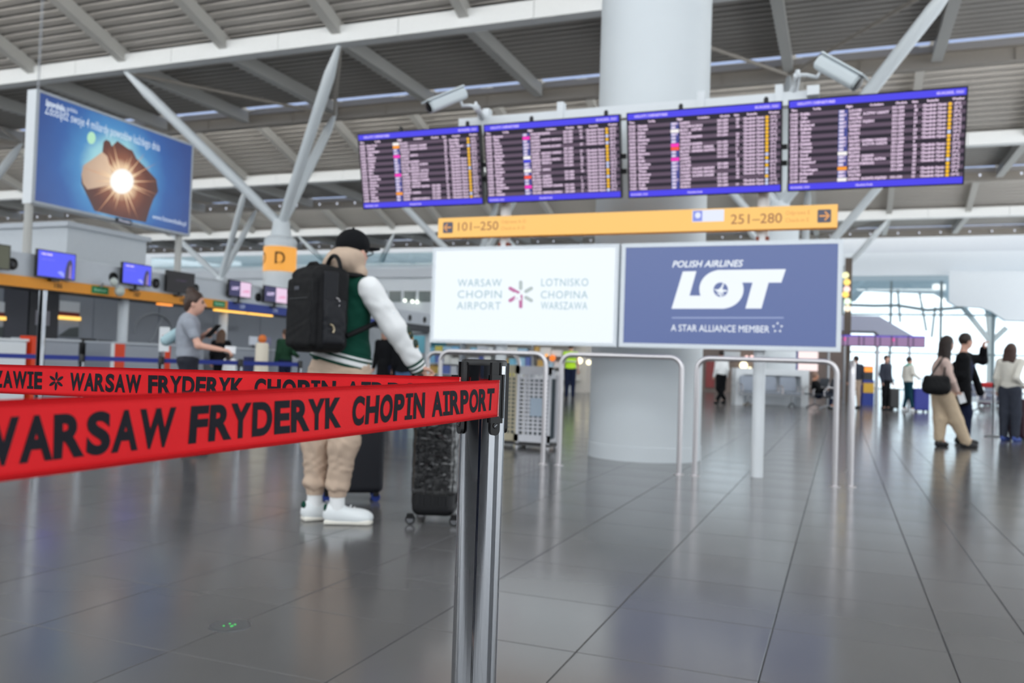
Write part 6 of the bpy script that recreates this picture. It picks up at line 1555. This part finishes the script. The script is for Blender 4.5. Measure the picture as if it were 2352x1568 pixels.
# small yellow and orange kiosk in the far queue
p = onZ(1990, 930); kk = empty('kiosk', p, 'small far kiosk with orange light and yellow-blue panel', 'kiosk')
MB().box(p+UP*0.45, (0.40, 0.3, 0.9), [RIGHT, AWAY, UP]).build('body', M_BLUEP, kk); MB().box(p+UP*0.62-AWAY*0.16, (0.38, 0.02, 0.35), [RIGHT, AWAY, UP]).build('yellow_panel', mat('kiosk_yellow', (230, 180, 60), 0.5), kk)
MB().box(p+UP*1.15, (0.34, 0.25, 0.5), [RIGHT, AWAY, UP]).build('screen_box', M_DARK, kk); MB().box(p+UP*1.28-AWAY*0.13, (0.30, 0.02, 0.18), [RIGHT, AWAY, UP]).build('orange_lamp', glow('kiosk_orange', (255, 150, 40), 1.3), kk)

# ---------------------------------------------------------------- shop with shelves behind the white light box
YK = 33.0
k0 = max(onY(930, 850, YK)[0], -16.8); k1 = onY(1345, 850, YK)[0]
sk = MB().span((k0, YK, 0), (k1, YK+3, 2.55)).build('wall_kiosk_shop', mat('shop_cream', (214, 208, 200), 0.6, var=0.05), keep_origin=True); tag(sk, 'far shop front with cyan wall and crowded shelves', kind='structure')
def onk(x0, y0, x1, y1, m_, name, e=0.0, d=0.06, par=None):
    a = onY(x0, y0, YK-e); b = onY(x1, y1, YK-e); return MB().span((a[0], YK-e-d, b[2]), (b[0], YK-e, a[2])).build(name, m_, par or sk)
onk(930, 770, 1024, 812, mat('cyan_wall', (128, 206, 226), 0.5), 'cyan_panel')
cols = [(140, 200, 238), (112, 130, 200), (238, 240, 242), (226, 214, 110), (176, 216, 240), (96, 106, 170), (212, 216, 224), (242, 242, 238), (216, 176, 100), (140, 206, 232)]
shelf = empty('shop_shelf', ((k0+k1)/2, YK-0.4, 0), 'long white shop shelving under the white light box', 'shelf')
for zz in (0.55, 1.0, 1.45, 1.9):
    MB().span((k0+0.3, YK-0.55, zz-0.03), (k1-0.2, YK-0.10, zz)).build('shelf_board', M_WHITE, shelf)
for x in np.arange(k0+0.3, k1-0.1, 1.6): MB().span((x-0.02, YK-0.55, 0), (x+0.02, YK-0.08, 2.2)).build('upright', M_GREYP, shelf)
R_ = random.Random(5)
CN = ['sky blue', 'indigo', 'off-white', 'yellow', 'pale blue', 'dark blue', 'grey', 'ivory', 'amber', 'cyan']
ORD = 'first second third fourth fifth sixth seventh eighth ninth tenth eleventh twelfth thirteenth fourteenth fifteenth sixteenth seventeenth eighteenth nineteenth twentieth'.split()+['%d-th' % i for i in range(21, 60)]
for zz in (0.55, 1.0, 1.45):
    x = k0+0.42; nth = -1
    while x < k1-0.6:
        w = R_.uniform(0.22, 0.5); h_ = R_.uniform(0.2, 0.38); ci = R_.randrange(len(cols))
        if not any(abs(x+w/2-u) < w/2+0.05 for u in np.arange(k0+0.3, k1-0.1, 1.6)):
            nth += 1; o = MB().span((x, YK-0.50, zz), (x+w-0.03, YK-0.20, zz+h_)).build('product_box', mat('product_%d' % ci, cols[ci], 0.5)); tag(o, '%s product box on the %s shop shelf, %s from the left' % (CN[ci], {0.55: 'lowest', 1.0: 'middle', 1.45: 'upper'}[zz], ORD[nth]), 'box', 'product boxes on the far shop shelves')
        x += w
for x, y, r, m_ in ((1255, 816, 0.06, glow('shop_orange_lamp', (255, 170, 70), 1.6)), (1269, 822, 0.14, glow('shop_orange_lamp2', (250, 130, 40), 1.1)), (1331, 828, 0.13, glow('shop_lamp', (255, 244, 200), 3)), (1352, 832, 0.10, glow('shop_lamp', (255, 244, 200), 3))):
    MB().sphere(onY(x, y, YK-0.7), r, 8).build('shop_lamp', m_, sk)
# ---------------------------------------------------------------- white perforated racks behind the rails
def rack(px0, px1, py0, py1, Y, label, m_, nx, nz):
    a = onY(px0, py0, Y); b = onY(px1, py1, Y); x0, x1, z1, z0 = a[0], b[0], a[2], b[2]
    t = empty('mesh_rack', ((x0+x1)/2, Y, 0), label, 'rack', 'perforated steel racks')
    w = 0.035; fr = MB()
    fr.span((x0, Y-0.015, z1-0.10), (x1, Y+0.015, z1)); fr.span((x0, Y-0.015, z0), (x1, Y+0.015, z0+0.09)); fr.span((x0, Y-0.015, z0), (x0+w, Y+0.015, z1)); fr.span((x1-w, Y-0.015, z0), (x1, Y+0.015, z1))
    fr.build('frame', m_, t); gd = MB()
    for i in range(1, nx): x = x0+w+(x1-x0-2*w)*i/nx; gd.span((x-0.011, Y-0.006, z0+0.09), (x+0.011, Y+0.006, z1-0.10))
    for i in range(1, nz): z = z0+0.09+(z1-z0-0.19)*i/nz; gd.span((x0+w, Y-0.005, z-0.012), (x1-w, Y+0.005, z+0.012))
    gd.build('grid', m_, t)
    MB().span((x0+0.02, Y+0.28, z0), (x1-0.02, Y+0.30, z1-0.15)).build('back_panel', mat('rack_back', (96, 108, 116), 0.5, var=0.3, vscale=3), t)
    for x in (x0+0.02, x1-0.02): MB().span((x-0.012, Y, z0), (x+0.012, Y+0.3, z0+0.04)).build('rail', m_, t); MB().span((x-0.014, Y+0.27, 0.0), (x+0.014, Y+0.30, z1-0.1)).build('upright', m_, t); MB().span((x-0.014, Y-0.014, 0.0), (x+0.014, Y+0.014, z0)).build('foot', m_, t)
    MB().span((x0, Y-0.02, 0.03), (x1, Y+0.3, 0.06)).build('base_tray', mat('rack_dark_base', (70, 68, 70), 0.6), t)
M_RACK = mat('rack_lilac_white', (234, 234, 240), 0.4)
rack(1190, 1262, 840, 1018, 9.75, 'white perforated rack right of the barrier post with five columns of holes', M_RACK, 6, 15)
rack(1125, 1186, 836, 1012, 9.85, 'yellowish perforated rack half hidden by the barrier post', mat('rack_ochre', (206, 196, 168), 0.45), 6, 15)
o = MB().rbox(onY(1232, 935, 9.70), (0.16, 0.22, 0.004), 0.01, [np.array([1.0, 0, 0]), UP, np.array([0, -1.0, 0])]).build('leaflet', mat('pale_blue_leaflet', (190, 206, 222), 0.6)); tag(o, 'pale blue leaflet stuck on the white perforated rack', 'leaflet')
ph, qp, _ = person('unseen photographer in slate blue jacket, added behind the viewpoint for the chrome post to mirror', (-0.06, -0.60, 0), 0, 1.72, 95, 95, None, top=mat('slate_blue_jacket', (72, 82, 108), 0.8, var=0.1), pants=C_NAVY, shoes=C_SHOEB, hair='short', hair_m=C_HAIRD, vox=0.025, build_w=0.92, leg_w=1.0)  # figure put in to give the post a dark reflection
bpy.data.scenes.remove(_TS)
